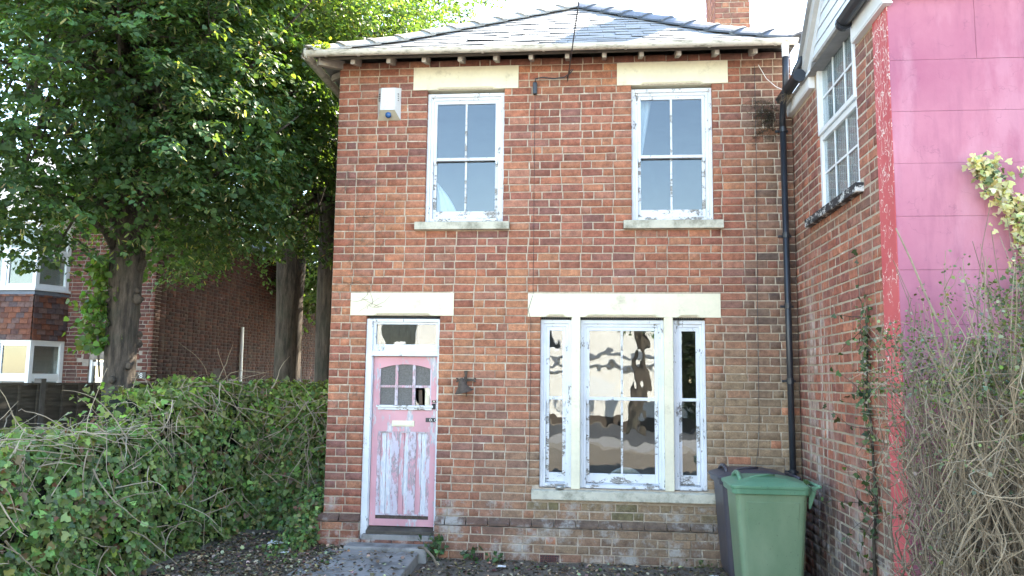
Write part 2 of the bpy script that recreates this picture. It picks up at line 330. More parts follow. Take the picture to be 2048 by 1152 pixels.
def lay_bond(u0, u1, z0, courses, ch, S, H, holes, joint=.0125, phase=0., pattern='SSH'):
    """returns (u, z, w, h) of every brick of a wall with openings; holes = (u0,u1,z0,z1)"""
    out = []
    for k in range(courses):
        z = z0+k*ch; zc = z+ch/2; wob = random.uniform(0, 50)
        free = [(u0, u1)]
        for a, b, c, d in holes:
            if c < zc < d:
                nf = []
                for s, e in free:
                    if b <= s or a >= e: nf.append((s, e)); continue
                    if a > s: nf.append((s, a))
                    if b < e: nf.append((b, e))
                free = nf
        mod = sum(S if p == 'S' else H for p in pattern)
        st = u0-mod*2+phase+((k % 2)*(S*.5+H*.5+S*.25))+random.uniform(-.012, .012)
        x = st; cuts = []; i = 0
        while x < u1+mod:
            cuts.append(x); x += (S if pattern[i % len(pattern)] == 'S' else H)+random.uniform(-.006, .006); i += 1
        for s, e in free:
            cs = [s]+[c for c in cuts if s+.055 < c < e-.055]+[e]
            for a, b in zip(cs[:-1], cs[1:]):
                if b-a > joint*2: out.append((a+joint/2 if a > s else a+.001, z+joint/2+.0035*noise.noise((a*1.1, wob, 0)), (b-a)-(joint/2 if a > s else .001)-(joint/2 if b < e else .001), ch-joint))
    return out
def place_bricks(parent, bricks, origin, rotz, depth, colf, nmax=300, mat='brick', rest=True, name='brick'):
    """the nmax bricks that show largest are objects of their own, the rest one joined part"""
    M = Matrix.Translation(origin) @ Matrix.Rotation(rotz, 4, 'Z'); c = Vector(CAM)
    br = []
    for b in bricks:
        p = M @ Vector((b[0]+b[2]/2, 0, b[1]+b[3]/2)); col = colf(p, b); br.append(((p-c).length/math.sqrt(max(b[2], .03)*b[3]), b, col, p))
    br.sort(key=lambda a: a[0])
    for _, b, col, p in br[:nmax]:
        o = bpy.data.objects.new(name, brick_mesh(b[2], b[3], depth, mat)); COL.objects.link(o)
        o.matrix_world = M @ Matrix.Translation((b[0], 0, b[1])); o.color = (*col, 1)
        o.parent = parent; o.matrix_parent_inverse = Matrix.Translation(-Vector(parent.matrix_world.translation)) if parent.type == 'EMPTY' else Matrix()
    if rest and len(br) > nmax:
        V = []; C = []; F = []
        for i, (_, b, col, p) in enumerate(br[nmax:]):
            v = np.array(brick_verts(b[2], b[3], depth, random.randrange(1 << 20))); v[:, 0] += b[0]; v[:, 2] += b[1]
            V.append(v); C.append(np.tile(col, (12, 1))); F.append(BF+12*i)
        V = np.concatenate(V); A = np.array(M)[:3]; V = V @ A[:, :3].T + A[:, 3]
        o = link(name, np_mesh(name, V, np.concatenate(F), np.concatenate(C)), mat, parent); o.color = (0, 0, 0, 1); o['kind'] = 'stuff'
def wall_core(name, parent, x0, x1, z0, z1, y0, y1, holes, mat):
    """solid wall with its openings, built of cells that meet edge to edge"""
    xs = sorted({x0, x1, *[min(max(a, x0), x1) for h in holes for a in h[:2]]}); zs = sorted({z0, z1, *[min(max(a, z0), z1) for h in holes for a in h[2:]]})
    nx, nz = len(xs)-1, len(zs)-1
    solid = [[not any(h[0] < (xs[i]+xs[i+1])/2 < h[1] and h[2] < (zs[j]+zs[j+1])/2 < h[3] for h in holes) for j in range(nz)] for i in range(nx)]
    S = lambda i, j: 0 <= i < nx and 0 <= j < nz and solid[i][j]
    m = MB()
    for i in range(nx):
        for j in range(nz):
            if not solid[i][j]: continue
            a, b, c, d = xs[i], xs[i+1], zs[j], zs[j+1]
            m.add([(a, y0, c), (b, y0, c), (b, y0, d), (a, y0, d)], [(0, 1, 2, 3)]); m.add([(a, y1, c), (b, y1, c), (b, y1, d), (a, y1, d)], [(3, 2, 1, 0)])
            if not S(i-1, j): m.add([(a, y0, c), (a, y0, d), (a, y1, d), (a, y1, c)], [(0, 1, 2, 3)])
            if not S(i+1, j): m.add([(b, y0, c), (b, y1, c), (b, y1, d), (b, y0, d)], [(0, 1, 2, 3)])
            if not S(i, j-1): m.add([(a, y0, c), (a, y1, c), (b, y1, c), (b, y0, c)], [(0, 1, 2, 3)])
            if not S(i, j+1): m.add([(a, y0, d), (b, y0, d), (b, y1, d), (a, y1, d)], [(0, 1, 2, 3)])
    return m.build(name, mat, parent)
def lerp(a, b, t): t = max(0, min(1, t)); return tuple(x+(y-x)*t for x, y in zip(a, b))
def sstep(a, b, x): t = max(0, min(1, (x-a)/(b-a))); return t*t*(3-2*t)

# ================================================================== GROUND
def ground_z(x, y):
    near = sstep(9, 2, abs(y+.5))
    z = .10*sstep(-1.9, -2.9, x)*sstep(-7, -1, y) + .22*sstep(-2.2, -8, y)
    z += near*.02*noise.noise((x*1.7, y*1.7, .3)) + near*.010*noise.noise((x*6, y*6, 2.3))
    return z
gx = np.unique(np.r_[np.linspace(-400, -20, 10), np.linspace(-20, -6, 20), np.linspace(-6, 4, 130), np.linspace(4, 20, 20), np.linspace(20, 400, 10)])
gy = np.unique(np.r_[np.linspace(-400, -30, 10), np.linspace(-30, -6, 24), np.linspace(-6, 3, 110), np.linspace(3, 30, 24), np.linspace(30, 400, 10)])
GX, GY = np.meshgrid(gx, gy, indexing='ij'); GV = np.array([(x, y, ground_z(x, y)) for x, y in zip(GX.ravel(), GY.ravel())])
ii = np.arange(len(gx)*len(gy)).reshape(len(gx), len(gy)); GQ = np.stack([ii[:-1, :-1], ii[1:, :-1], ii[1:, 1:], ii[:-1, 1:]], -1).reshape(-1, 4)
tag(link('ground', np_mesh('ground', GV, GQ), 'soil', smooth=True), kind='structure')
# street behind the photographer (seen in the window panes)
tag(MB().box(-120, 120, -13.6, -11.2, -.2, .30).build('pavement', 'paving'), kind='structure')
tag(MB().box(-120, 120, -13.75, -13.6, -.2, .31).build('kerb', 'concrete'), kind='structure')
tag(MB().box(-120, 120, -20.5, -13.75, -.2, .224).build('road', 'asphalt'), kind='structure')
# concrete path up to the door
pm = MB(); 
pm.hexa([(-2.80, -3.6, -.1), (-1.66, -3.6, -.1), (-1.80, -.30, -.1), (-2.78, -.30, -.1)], [(-2.80, -3.6, .115), (-1.66, -3.6, .10), (-1.80, -.30, .105), (-2.78, -.30, .12)])
tag(pm.build('path', 'concrete', bev=.01), kind='structure')

# ================================================================== THE HOUSE
CH = .088; XL, XR = -2.95, 2.225
zk = lambda k: (33-k)*CH
house = thing('brick_house', (-.36, 2, 0), 'derelict red brick house with pink front door and cream stone lintels', 'house')
# openings, in real measures
DOOR = (-2.535, -1.690, .16, 2.635); UWL = (-1.895, -.991, 3.715, 5.272); UWR = (.460, 1.360, 3.715, 5.275); BW = (-.553, 1.250, .77, 2.628)
LINT = [(-2.062, -.830, 5.272, 5.545), (.298, 1.535, 5.275, 5.540), (-2.722, -1.532, 2.635, 2.892), (-.694, 1.412, 2.628, 2.888)]
SILL = [(-1.996, -.912, 3.612, 3.718), (.366, 1.455, 3.610, 3.722), (-.634, 1.352, .650, .765)]
holes = [DOOR, UWL, UWR, BW]+LINT+SILL
core_holes = [tuple(np.array(h)+(-.004, .004, -.004, .004)) for h in [DOOR, UWL, UWR, BW]]
wall = wall_core('wall', house, XL, XR, -.3, 5.62, .007, .26, core_holes, 'mortar')
PAL = [(.37, .150, .092), (.335, .130, .085), (.40, .175, .104), (.295, .120, .086), (.44, .205, .115), (.285, .128, .098), (.36, .168, .115), (.25, .118, .098)]
def facade_col(p, b):
    g = max(0, min(.999, random.random()*.72+.14+.55*noise.noise((p.x*1.1, p.z*1.3, 7.7)))); c = PAL[4 if g < .10 else 2 if g < .27 else 0 if g < .45 else 6 if g < .58 else 1 if g < .72 else 3 if g < .86 else 5 if g < .95 else 7]
    s = random.uniform(.82, 1.15); c = tuple(x*s for x in c)
    n = noise.noise((p.x*.8, p.z*.8, 4.1))
    # weathering: the right-hand end is sooty, the lower right is coated with grey-green algae, sheltered upper left is clean
    algae = sstep(-.9, 1.7, p.x+.6*n)*sstep(3.5, 1.6, p.z+.6*n)*.95 + .72*sstep(-2.2, -.2, p.x)*sstep(2.3, .5, p.z+.5*n)
    c = lerp(c, (.30, .235, .150), min(.90, algae*random.uniform(.5, 1.2)))
    soot = sstep(1.45, 1.95, p.x+.15*n)*sstep(.6, 2.6, p.z)
    c = lerp(c, (.10, .082, .070) if random.random() < .55 else (.165, .125, .095), soot*random.uniform(.4, .95))
    if p.z > 5.53: c = lerp(c, (.12, .055, .045), .55)  # top courses: grime, with the gutter's shadow painted in
    if .43 < p.z < .66 and -.6 < p.x < 1.4 and random.random() < .5: c = lerp(c, (.15, .15, .075), random.uniform(.2, .8))
    if p.z < .45: c = lerp(c, (.14, .085, .068), random.uniform(.1, .6))
    if .34 < p.z < .46: c = lerp(c, (.12, .09, .072), .7)
    if random.random() < .04*(1-soot): c = (.42, .20, .12)
    return c
bk = lay_bond(XL, XR, zk(28), 64-5, CH, .2375, .119, holes)
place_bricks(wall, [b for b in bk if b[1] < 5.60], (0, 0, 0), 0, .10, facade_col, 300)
# plinth: a course of sloping bricks over a base that stands out
pl_holes = [DOOR]
pc = MB(); pc.box(XL-.06, DOOR[0], -.052, .009, -.3, zk(29)-.004); pc.box(DOOR[1], XR, -.052, .009, -.3, zk(29)-.004)
pc.build('plinth_core', 'mortar', wall)
pb = lay_bond(XL-.06, XR, zk(33)-CH, 5, CH, .2375, .119, [DOOR, (-1.36, -1.13, zk(33)-.01, zk(32)), (-.545, -.315, zk(33)-.01, zk(32))], phase=.05)
place_bricks(wall, pb, (0, -.060, 0), 0, .06, facade_col, 110)
for i, b in enumerate(lay_bond(XL-.06, XR, zk(29), 1, CH, .2375, .2375, [DOOR])):
    m = MB(); x0, x1, z0, z1 = b[0], b[0]+b[2], b[1], b[1]+b[3]
    m.add([(x0, .06, z0), (x1, .06, z0), (x1, -.062, z0), (x0, -.062, z0), (x0, -.062, z0+.022), (x1, -.062, z0+.022), (x1, -.001, z1), (x0, -.001, z1), (x0, .06, z1), (x1, .06, z1)],
          [(0, 1, 2, 3), (3, 2, 5, 4), (4, 5, 6, 7), (7, 6, 9, 8), (0, 8, 9, 1), (0, 3, 4, 7, 8), (1, 9, 6, 5, 2)])
    o = m.build('brick', 'brick', wall); o.color = (*facade_col(Vector(((x0+x1)/2, 0, .4)), b), 1)
for x0 in (-1.35, -.535):
    m = MB(); z0 = zk(33)-.002; m.box(x0, x0+.21, -.0585, .02, z0, z0+.076)
    a = m.build('air_brick', 'brick', wall); a.color = (.13, .05, .045, 1); h = MB()
    for r in range(3):
        for c in range(8): h.box(x0+.014+c*.024, x0+.028+c*.024, -.0605, -.054, z0+.010+r*.022, z0+.024+r*.022)
    h.build('vent_hole', 'black_iron', a)
# left flank wall
lw = MB().box(XL+.009, XL+.25, .262, 8.6, -.3, 5.6).build('flank_wall', 'mortar', house)
fb = lay_bond(-8.6, -.10, zk(28), 59, CH, .2375, .119, [])
place_bricks(lw, [b for b in fb if b[1] < 5.55], (XL, 0, 0), R(-90), .08, facade_col, 0)
MB().box(XR-.25, XR-.004, .262, 8.6, -.3, 5.6).build('party_wall', 'mortar_dark', house); MB().box(XL+.25, XR-.25, 8.35, 8.6, -.3, 5.6).build('back_wall', 'mortar_dark', house)
# rooms behind the windows
rm = MB(); rm.box(XL+.252, XR-.252, 3.6, 3.7, .1, 5.55); rm.box(-1.25, -1.15, .262, 3.6, .22, 2.9)
rm.build('room_wall', 'room', house); MB().box(XL+.252, XR-.252, .262, 3.6, .10, .22).build('floorboards', 'floor_wood', house)
MB().box(XL+.252, XR-.252, .262, 3.6, 2.95, 3.15).build('upper_floor', 'floor_wood', house); MB().box(XL+.252, XR-.252, .262, 8.3, 5.48, 5.55).build('upstairs_ceiling', 'room', house)
# stone lintels with a stopped chamfer, and sills
def lintel(x0, x1, z0, z1, spans):
    m = MB(); y0, y1 = -.008, .16; c = .028
    cuts = [x0]
    for a, b in spans: cuts += [a, a+.04, b-.04, b]
    cuts.append(x1); d = {}
    for a, b in spans: d[a+.04] = d[b-.04] = c
    rings = []
    for x in cuts:
        k = d.get(x, .001); rings.append([(x, y0, z0+k), (x, y0+k, z0), (x, y1, z0), (x, y1, z1), (x, y0, z1)])
    m.loft(rings); return m.build('lintel', 'stone', house, bev=.003)
lintel(*LINT[0], [(-1.80, -1.09)]); lintel(*LINT[1], [(.55, 1.27)]); lintel(*LINT[2], [(-2.45, -1.78)]); lintel(*LINT[3], [(-.50, -.26), (-.06, .75), (.95, 1.20)])
for a, b, c, d in SILL:
    m = MB(); m.hexa([(a, -.065, c), (b, -.065, c), (b, .16, c), (a, .16, c)], [(a, -.065, d-.018), (b, -.065, d-.018), (b, .16, d+.006), (a, .16, d+.006)])
    m.build('window_sill', 'stone_sill', house, bev=.006)
for a, b in ((-.208, -.110), (.803, .899)):
    MB().box(a, b, -.004, .16, .762, 2.632).build('mullion', 'stone', house, bev=.006)

# sash windows
def sash_window(x0, x1, z0, z1, zmeet, cols, mat_g, yf=.055, brail=.085, jamb=.072, head=.075, sill=.05):
    w_ = bpy.data.objects.new('window', None); COL.objects.link(w_); w_.parent = house; w_.matrix_parent_inverse = Matrix.Translation(-Vector(house.location)); w_.location = ((x0+x1)/2, yf, z0)
    bpy.context.view_layer.update()
    m = MB(); m.box(x0, x0+jamb*.55, yf, yf+.11, z0, z1); m.box(x1-jamb*.55, x1, yf, yf+.11, z0, z1); m.box(x0+jamb*.55, x1-jamb*.55, yf, yf+.11, z1-head*.55, z1)
    m.box(x0+jamb*.55, x0+jamb, yf+.018, yf+.11, z0, z1-head*.55); m.box(x1-jamb, x1-jamb*.55, yf+.018, yf+.11, z0, z1-head*.55); m.box(x0+jamb, x1-jamb, yf+.018, yf+.11, z1-head, z1-head*.55)
    m.build('window_frame', 'white_peel', w_, bev=.003)
    m = MB(); m.hexa([(x0+jamb, yf-.02, z0), (x1-jamb, yf-.02, z0), (x1-jamb, yf+.10, z0), (x0+jamb, yf+.10, z0)], [(x0+jamb, yf-.02, z0+sill*.7), (x1-jamb, yf-.02, z0+sill*.7), (x1-jamb, yf+.10, z0+sill), (x0+jamb, yf+.10, z0+sill)])
    m.build('timber_sill', 'white_peel_bad', w_, bev=.003)
    a, b = x0+jamb+.001, x1-jamb-.001; st = .036
    for nm, ya, za, zb, rb, rt in (('upper_sash', yf+.026, zmeet-.018, z1-head-.001, .034, .042), ('lower_sash', yf+.062, z0+sill, zmeet+.014, brail, .03)):
        m = MB(); m.box(a, a+st, ya, ya+.035, za, zb); m.box(b-st, b, ya, ya+.035, za, zb); m.box(a+st, b-st, ya+.001, ya+.034, za, za+rb); m.box(a+st, b-st, ya+.001, ya+.034, zb-rt, zb)
        if nm == 'upper_sash':
            for hx in (a, b-st): m.hexa([(hx+.01, ya, za-.045), (hx+st-.01, ya, za-.045), (hx+st-.01, ya+.03, za-.045), (hx+.01, ya+.03, za-.045)], [(hx, ya, za), (hx+st, ya, za), (hx+st, ya+.03, za), (hx, ya+.03, za)])
        m.build('sash', 'white_peel_bad' if nm == 'lower_sash' else 'white_peel', w_, bev=.003)
        pw = (b-a-2*st)/cols
        for c in range(cols):
            if c:
                xx = a+st+pw*c; MB().box(xx-.011, xx+.011, ya+.002, ya+.032, za+rb, zb-rt).build('glazing_bar', 'white_peel_bad', w_, bev=.003)
            xa, xb = a+st+pw*c+(.011 if c else 0), a+st+pw*(c+1)-(.011 if c < cols-1 else 0)
            tl = random.uniform(-.0007, .0007); t2 = random.uniform(-.0012, .0012)
            m = MB(); y = ya+.016; za_, zb_ = za+rb, zb-rt
            m.hexa([(xa, y-tl-t2, za_), (xb, y+tl-t2, za_), (xb, y+tl-t2+.004, za_), (xa, y-tl-t2+.004, za_)], [(xa, y-tl+t2, zb_), (xb, y+tl+t2, zb_), (xb, y+tl+t2+.004, zb_), (xa, y-tl+t2+.004, zb_)])
            m.build('pane', mat_g, w_)
    return w_
sash_window(UWL[0], UWL[1], UWL[2]+.005, UWL[3]-.03, 4.465, 2, 'glass')
sash_window(UWR[0], UWR[1], UWR[2]+.005, UWR[3]-.03, 4.462, 2, 'glass')
for a, b, c in ((-.553, -.208, 1), (-.110, .803, 2), (.899, 1.250, 1)):
    sash_window(a, b, .772, 2.60, 1.735, c, 'glass_big', jamb=.062, brail=.10)
# rows of small dark blocks over the ground floor openings
for a, b in ((-2.50, -1.70), (-.54, -.215), (-.10, .795), (.905, 1.24)):
    m = MB(); n = int((b-a)/.024)
    for i in range(n): m.box(a+i*.024, a+i*.024+.015, .030, .042, 2.604, 2.622)
    m.build('dark_blocks', 'black_iron', house)

# front door
door = bpy.data.objects.new('door', None); COL.objects.link(door); door.parent = house; door.matrix_parent_inverse = Matrix.Translation(-Vector(house.location)); door.location = (-2.1, .09, .3)
bpy.context.view_layer.update()
DY = .085
m = MB(); m.box(-2.535, -2.462, .03, .15, .165, 2.60); m.box(-1.712, -1.690, .03, .15, .165, 2.60); m.box(-2.462, -1.712, .031, .15, 2.565, 2.60)
m.box(-2.478, -2.455, .055, .14, .30, 2.565)
m.build('door_frame', 'white_peel', door, bev=.004)
m = MB(); m.box(-2.462, -1.712, .028, .14, 2.178, 2.235); m.box(-2.462, -1.712, .045, .14, 2.235, 2.285); m.build('transom', 'white_peel', door, bev=.006)
m = MB(); m.box(-2.455, -2.43, .06, .12, 2.286, 2.564); m.box(-1.735, -1.712, .06, .12, 2.286, 2.564); m.box(-2.43, -1.735, .061, .119, 2.54, 2.564); m.box(-2.43, -1.735, .061, .119, 2.286, 2.31)
m.build('fanlight_frame', 'white_peel', door); MB().box(-2.43, -1.735, .085, .089, 2.31, 2.54).build('fanlight', 'glass_big', door)
# leaf: stiles, rails, muntins and panels
LX0, LX1, LZ0, LZ1 = -2.450, -1.716, .300, 2.174
gx0, gx1, gz0, gz1 = -2.385, -1.785, 1.625, 2.035       # glazed opening, arched over the top
arch = lambda x: gz1+.052*(1-((x-(gx0+gx1)/2)/((gx1-gx0)/2))**2)
y0, y1 = DY, DY+.045
m = MB(); m.box(LX0, gx0, y0, y1, LZ0, LZ1); m.box(gx1, LX1, y0, y1, LZ0, LZ1)
n = 16
for i in range(n):
    xa, xb = gx0+(gx1-gx0)*i/n, gx0+(gx1-gx0)*(i+1)/n
    m.hexa([(xa, y0, arch(xa)), (xb, y0, arch(xb)), (xb, y1, arch(xb)), (xa, y1, arch(xa))], [(xa, y0, LZ1), (xb, y0, LZ1), (xb, y1, LZ1), (xa, y1, LZ1)])
m.box(gx0, gx1, y0, y1, 1.335, gz0-.02); m.build('stile', 'pink_stile', door)
hs = thing('leaning_boards', (-1.88, .2, .3), 'pale and brown boards leaning behind the broken pane of the pink door', 'boards')
MB().hexa([(-1.90, .17, .3), (-1.855, .17, .3), (-1.855, .19, .3), (-1.90, .19, .3)], [(-1.945, .17, 1.80), (-1.905, .17, 1.80), (-1.905, .19, 1.80), (-1.945, .19, 1.80)]).build('brown_board', 'floor_wood', hs)
MB().hexa([(-1.87, .15, .3), (-1.80, .15, .3), (-1.80, .165, .3), (-1.87, .165, .3)], [(-1.865, .15, 1.84), (-1.815, .15, 1.84), (-1.815, .165, 1.84), (-1.865, .165, 1.84)]).build('pale_board', 'stone', hs)
m = MB(); m.box(gx0, gx1, y0+.004, y1, LZ0, .375); m.build('bottom_rail', 'pink_stile', door)
m = MB(); m.box(gx0, gx1, y0+.012, y1, .375, .415); m.build('rotten_gap', 'rust', door)
m = MB(); m.box(gx0-.02, gx1+.03, y0-.035, y0, gz0-.022, gz0+.004); m.box(gx0-.005, gx1+.015, y0-.018, y0, gz0-.05, gz0-.022); m.build('weather_rail', 'white_peel_bad', door, bev=.004)
px = np.linspace(gx0, gx1, 4)
m = MB()
for x in px[1:3]: m.box(x-.017, x+.017, y0+.004, y1-.008, gz0, arch(x)+.002)
m.box(gx0, gx0+.014, y0+.002, y1-.01, gz0, arch(gx0)); m.box(gx1-.014, gx1, y0+.002, y1-.01, gz0, arch(gx1))
for a, b in ((px[0]+.014, px[1]-.017), (px[1]+.017, px[2]-.017), (px[2]+.017, px[3]-.014)): m.box(a, b, y0+.005, y1-.009, 1.823, 1.851)
m.build('glazing_bar', 'primer_grey', door, bev=.003)
for i in range(3):
    a, b = px[i]+(.017 if i else .014), px[i+1]-(.017 if i < 2 else .014)
    for za, zb, top in ((gz0, 1.823, 0), (1.851, None, 1)):
        if i == 2 and not top: 
            # broken pane: only shards are left
            m = MB(); m.add([(a, y0+.02, za), (a+.05, y0+.02, za), (a, y0+.02, za+.07), (a, y0+.024, za), (a+.05, y0+.024, za), (a, y0+.024, za+.07)], [(0, 1, 2), (5, 4, 3), (0, 3, 4, 1), (1, 4, 5, 2), (2, 5, 3, 0)])
            m.add([(b, y0+.02, zb), (b-.07, y0+.02, zb), (b, y0+.02, zb-.11), (b, y0+.024, zb), (b-.07, y0+.024, zb), (b, y0+.024, zb-.11)], [(0, 1, 2), (5, 4, 3), (0, 3, 4, 1), (1, 4, 5, 2), (2, 5, 3, 0)])
            m.build('pane', 'glass', door); continue
        m = MB(); ns = 6
        for k in range(ns):
            xa, xb = a+(b-a)*k/ns, a+(b-a)*(k+1)/ns; ta, tb = (arch(xa)+.004, arch(xb)+.004) if top else (zb, zb)
            m.hexa([(xa, y0+.018, za), (xb, y0+.018, za), (xb, y0+.022, za), (xa, y0+.022, za)], [(xa, y0+.018, ta), (xb, y0+.018, tb), (xb, y0+.022, tb), (xa, y0+.022, ta)])
        m.build('pane', 'glass_dull', door)
pxs = [(-2.362, -2.206), (-2.150, -2.014), (-1.958, -1.808)]
m = MB(); e = gx0
for a, b in pxs: m.box(e, a, y0+.002, y1, .415, 1.335); e = b
m.box(e, gx1, y0+.002, y1, .415, 1.335); m.build('muntin', 'primer_grey', door)
for a, b in pxs:
    m = MB(); mid = (a+b)/2; m.box(a, mid-.003, y0+.024, y1-.006, .415, 1.335); m.box(mid-.003, mid+.003, y0+.034, y1-.006, .415, 1.335); m.box(mid+.003, b, y0+.024, y1-.006, .415, 1.335)
    m.build('panel', 'pink_peel', door, bev=.002)
    m = MB(); c = .014; m.box(a, a+c, y0+.006, y0+.017, .415+c, 1.335-c); m.box(b-c, b, y0+.006, y0+.017, .415+c, 1.335-c); m.box(a, b, y0+.0065, y0+.017, 1.335-c, 1.335); m.box(a, b, y0+.0065, y0+.017, .415, .415+c)
    m.build('moulding', 'primer_grey', door)
m = MB(); m.box(-2.222, -1.965, y0-.010, y0+.001, 1.392, 1.456); m.box(-2.205, -1.982, y0-.016, y0-.010, 1.404, 1.444); tag(m.build('letter_box', 'stone', door, bev=.004), 'cream letter flap')
m = MB(); m.box(-1.838, -1.700, y0-.006, y0+.001, 1.445, 1.492); tag(m.build('lettered_plate', 'black_plastic', door), 'black plate with white letters')
def text_mesh(s, size, x, y, z, mat, parent, rotz=0, name='lettering'):
    cu = bpy.data.curves.new(name, 'FONT'); cu.body = s; cu.size = size; cu.extrude = .0006
    o = bpy.data.objects.new(name, cu); COL.objects.link(o); dg = bpy.context.evaluated_depsgraph_get(); me = bpy.data.meshes.new_from_object(o.evaluated_get(dg))
    bpy.data.objects.remove(o); me.transform(Matrix.Translation((x, y, z)) @ Matrix.Rotation(rotz, 4, 'Z') @ Matrix.Rotation(R(90), 4, 'X')); me.materials.clear()
    return link(name, me, mat, parent)
text_mesh('D.', .040, -1.796, y0-.0075, 1.455, 'sign_white', door); text_mesh('C', .046, -1.742, y0-.0075, 1.453, 'sign_white', door)
m = MB(); m.box(-1.772, -1.722, y0-.008, y0+.001, 1.662, 1.688); m.build('lock', 'rust', door, bev=.002); m = MB(); m.lathe([(.009, -.006), (.009, 0)], (-1.748, y0-.008, 1.675), 10, 'y'); m.build('keyhole', 'metal', door)
m = MB(); m.box(-1.768, -1.732, y0-.02, y0+.001, 1.590, 1.652); m.build('latch', 'black_iron', door, bev=.004)
m = MB(); m.hexa([(-2.462, -.01, .225), (-1.700, -.01, .225), (-1.700, .15, .225), (-2.462, .15, .225)], [(-2.462, -.01, .262), (-1.700, -.01, .262), (-1.700, .15, .296), (-2.462, .15, .296)])
m.build('threshold', 'wood_dark', door, bev=.004)
MB().box(-2.50, -1.692, -.035, .20, .10, .224).build('door_step', 'concrete', door, bev=.008); MB().box(-2.62, -1.72, -.30, -.062, -.05, .145).build('door_step', 'concrete', door, bev=.012)

# ---- roof
EY, EZ, AX, AYr, AZ, EXL, EXR = -.34, 5.615, -.20, 2.75, 7.56, -3.19, 2.235
TT = AYr-EY
def rz(t): return EZ+(.56*t if t < .75 else .42+(t-.75)*(AZ-EZ-.42)/(TT-.75))
xl = lambda t: EXL+(AX-EXL)*t/TT
xr = lambda t: EXR+(AX-EXR)*t/TT
roof = MB().add([(xl(t)+.03, EY+t+.02, rz(t)-.05) for t in np.linspace(0.02, TT, 12)]+[(xr(t)-.03, EY+t+.02, rz(t)-.05) for t in np.linspace(.02, TT, 12)], [(i, i+12, i+13, i+1) for i in range(11)]).build('roof', 'wood_dark', house)
s = roof.modifiers.new('solid', 'SOLIDIFY'); s.thickness = .03
rows = []; t = -.03
while t < TT-.05:
    slope = .56 if t < .75 else (AZ-EZ-.42)/(TT-.75); dt = .205/math.sqrt(1+slope*slope); rows.append((t, min(t+dt, TT))); t += dt
for i, (ta, tb) in enumerate(rows):
    x = -3.5+(i % 2)*.165+random.uniform(-.02, .02); te = min(tb+.05, TT)
    while x < 2.4:
        wd = .33+random.uniform(-.015, .015); a, b = x+.002, x+wd-.002; x += wd
        la, ra, lb, rb = max(a, xl(max(ta, 0))), min(b, xr(max(ta, 0))), max(a, xl(te)), min(b, xr(te))
        if ra-la < .03: continue
        if rb-lb < .005: lb = rb = (max(min((a+b)/2, xr(te)), xl(te)))
        lf = .014+random.uniform(-.003, .004); sl = random.uniform(-.012, .012)
        if random.random() < .04: lf += .014; sl *= 3
        ya = EY+ta+random.uniform(-.006, .006); za = rz(max(ta, 0))+min(ta, 0)*.4+lf; zb = rz(te)-.002; th = .008
        m = MB().hexa([(la, ya-sl, za-th), (ra, ya+sl, za-th), (rb, EY+te, zb-th), (lb, EY+te, zb-th)], [(la, ya-sl, za), (ra, ya+sl, za), (rb, EY+te, zb), (lb, EY+te, zb)])
        m.build('slate', 'slate', roof)
# the other slopes and the ridge
def slope(pts, name='roof_slope'):
    o = MB().add(pts, [tuple(range(len(pts)))]).build(name, 'slate', house); s = o.modifiers.new('solid', 'SOLIDIFY'); s.thickness = .03; return o
slope([(EXL, EY, EZ), (AX, AYr, AZ), (AX, 7.0, AZ), (EXL, 9.0, EZ)]); slope([(EXR, 9.0, EZ), (AX, 7.0, AZ), (AX, AYr, AZ), (EXR, EY, EZ)]); slope([(EXL, 9.0, EZ), (AX, 7.0, AZ), (EXR, 9.0, EZ)])
def hip_run(fx, mat, n, side):
    """overlapping angled hip tiles from the eaves corner up to the ridge end"""
    pts = [Vector((fx(t), EY+t, rz(t)+.034)) for t in np.linspace(-.02, TT, n+1)]
    for i in range(n):
        p, q = pts[i], pts[i+1]; d = (q-p); ln = d.length; d.normalize(); p = p-d*.03; q = q+d*.055
        s = Vector((-d.y, d.x, 0)).normalized(); up = s.cross(d); up = up if up.z > 0 else -up
        rings = []
        for pt, lift, wd in ((p, .036, .158), (p+d*.06, .036, .157), (p+d*.065, .028, .150), (q, .016, .147)):
            pr = []
            for k in range(7):
                a = -1+2*k/6; pr.append(pt+s*(a*wd)+up*(lift+.085*(1-abs(a)**1.35)-.055))
            rings.append(pr+[v-up*.022 for v in pr[::-1]])
        MB().loft(rings).build('hip_tile', mat, roof)
hip_run(xl, 'hip_tile', 11, -1); hip_run(xr, 'hip_shaded', 10, 1)
m = MB(); pr = lambda y: [(AX+a*.14, y, AZ+.02+.06*(1-abs(a)**1.3)) for a in np.linspace(-1, 1, 7)]
m.loft([pr(AYr+.12)+[(x, y, z-.03) for x, y, z in pr(AYr+.12)[::-1]], pr(7.0)+[(x, y, z-.03) for x, y, z in pr(7.0)[::-1]]]); m.build('ridge', 'hip_shaded', roof)
# gutter, brackets, rafter feet
def gutter(a, b, mat, r=.056, name='gutter', parent=house, side=None):
    a, b = Vector(a), Vector(b); d = (b-a).normalized(); s = side or Vector((-d.y, d.x, 0)); up = Vector((0, 0, 1))
    prof = [(math.cos(th), math.sin(th)) for th in np.linspace(math.pi, 2*math.pi, 11)]
    o_ = [(x*r, y*r*.95) for x, y in prof]; i_ = [(x*(r-.005), y*(r-.005)*.95) for x, y in prof[::-1]]; o_[0] = (-r-.006, 0); o_[-1] = (r+.006, 0)
    full = o_+i_
    return MB().loft([[p+s*x+up*y for x, y in full] for p in (a, b)]).build(name, mat, parent, bev=0)
GY = EY-.055; GZL, GZR = 5.606, 5.592
g = gutter((EXL-.03, GY, GZL), (EXR-.03, GY, GZR), 'gutter')
gutter((EXL-.058, GY+.06, GZL-.01), (EXL-.058, 9, GZL-.04), 'gutter')
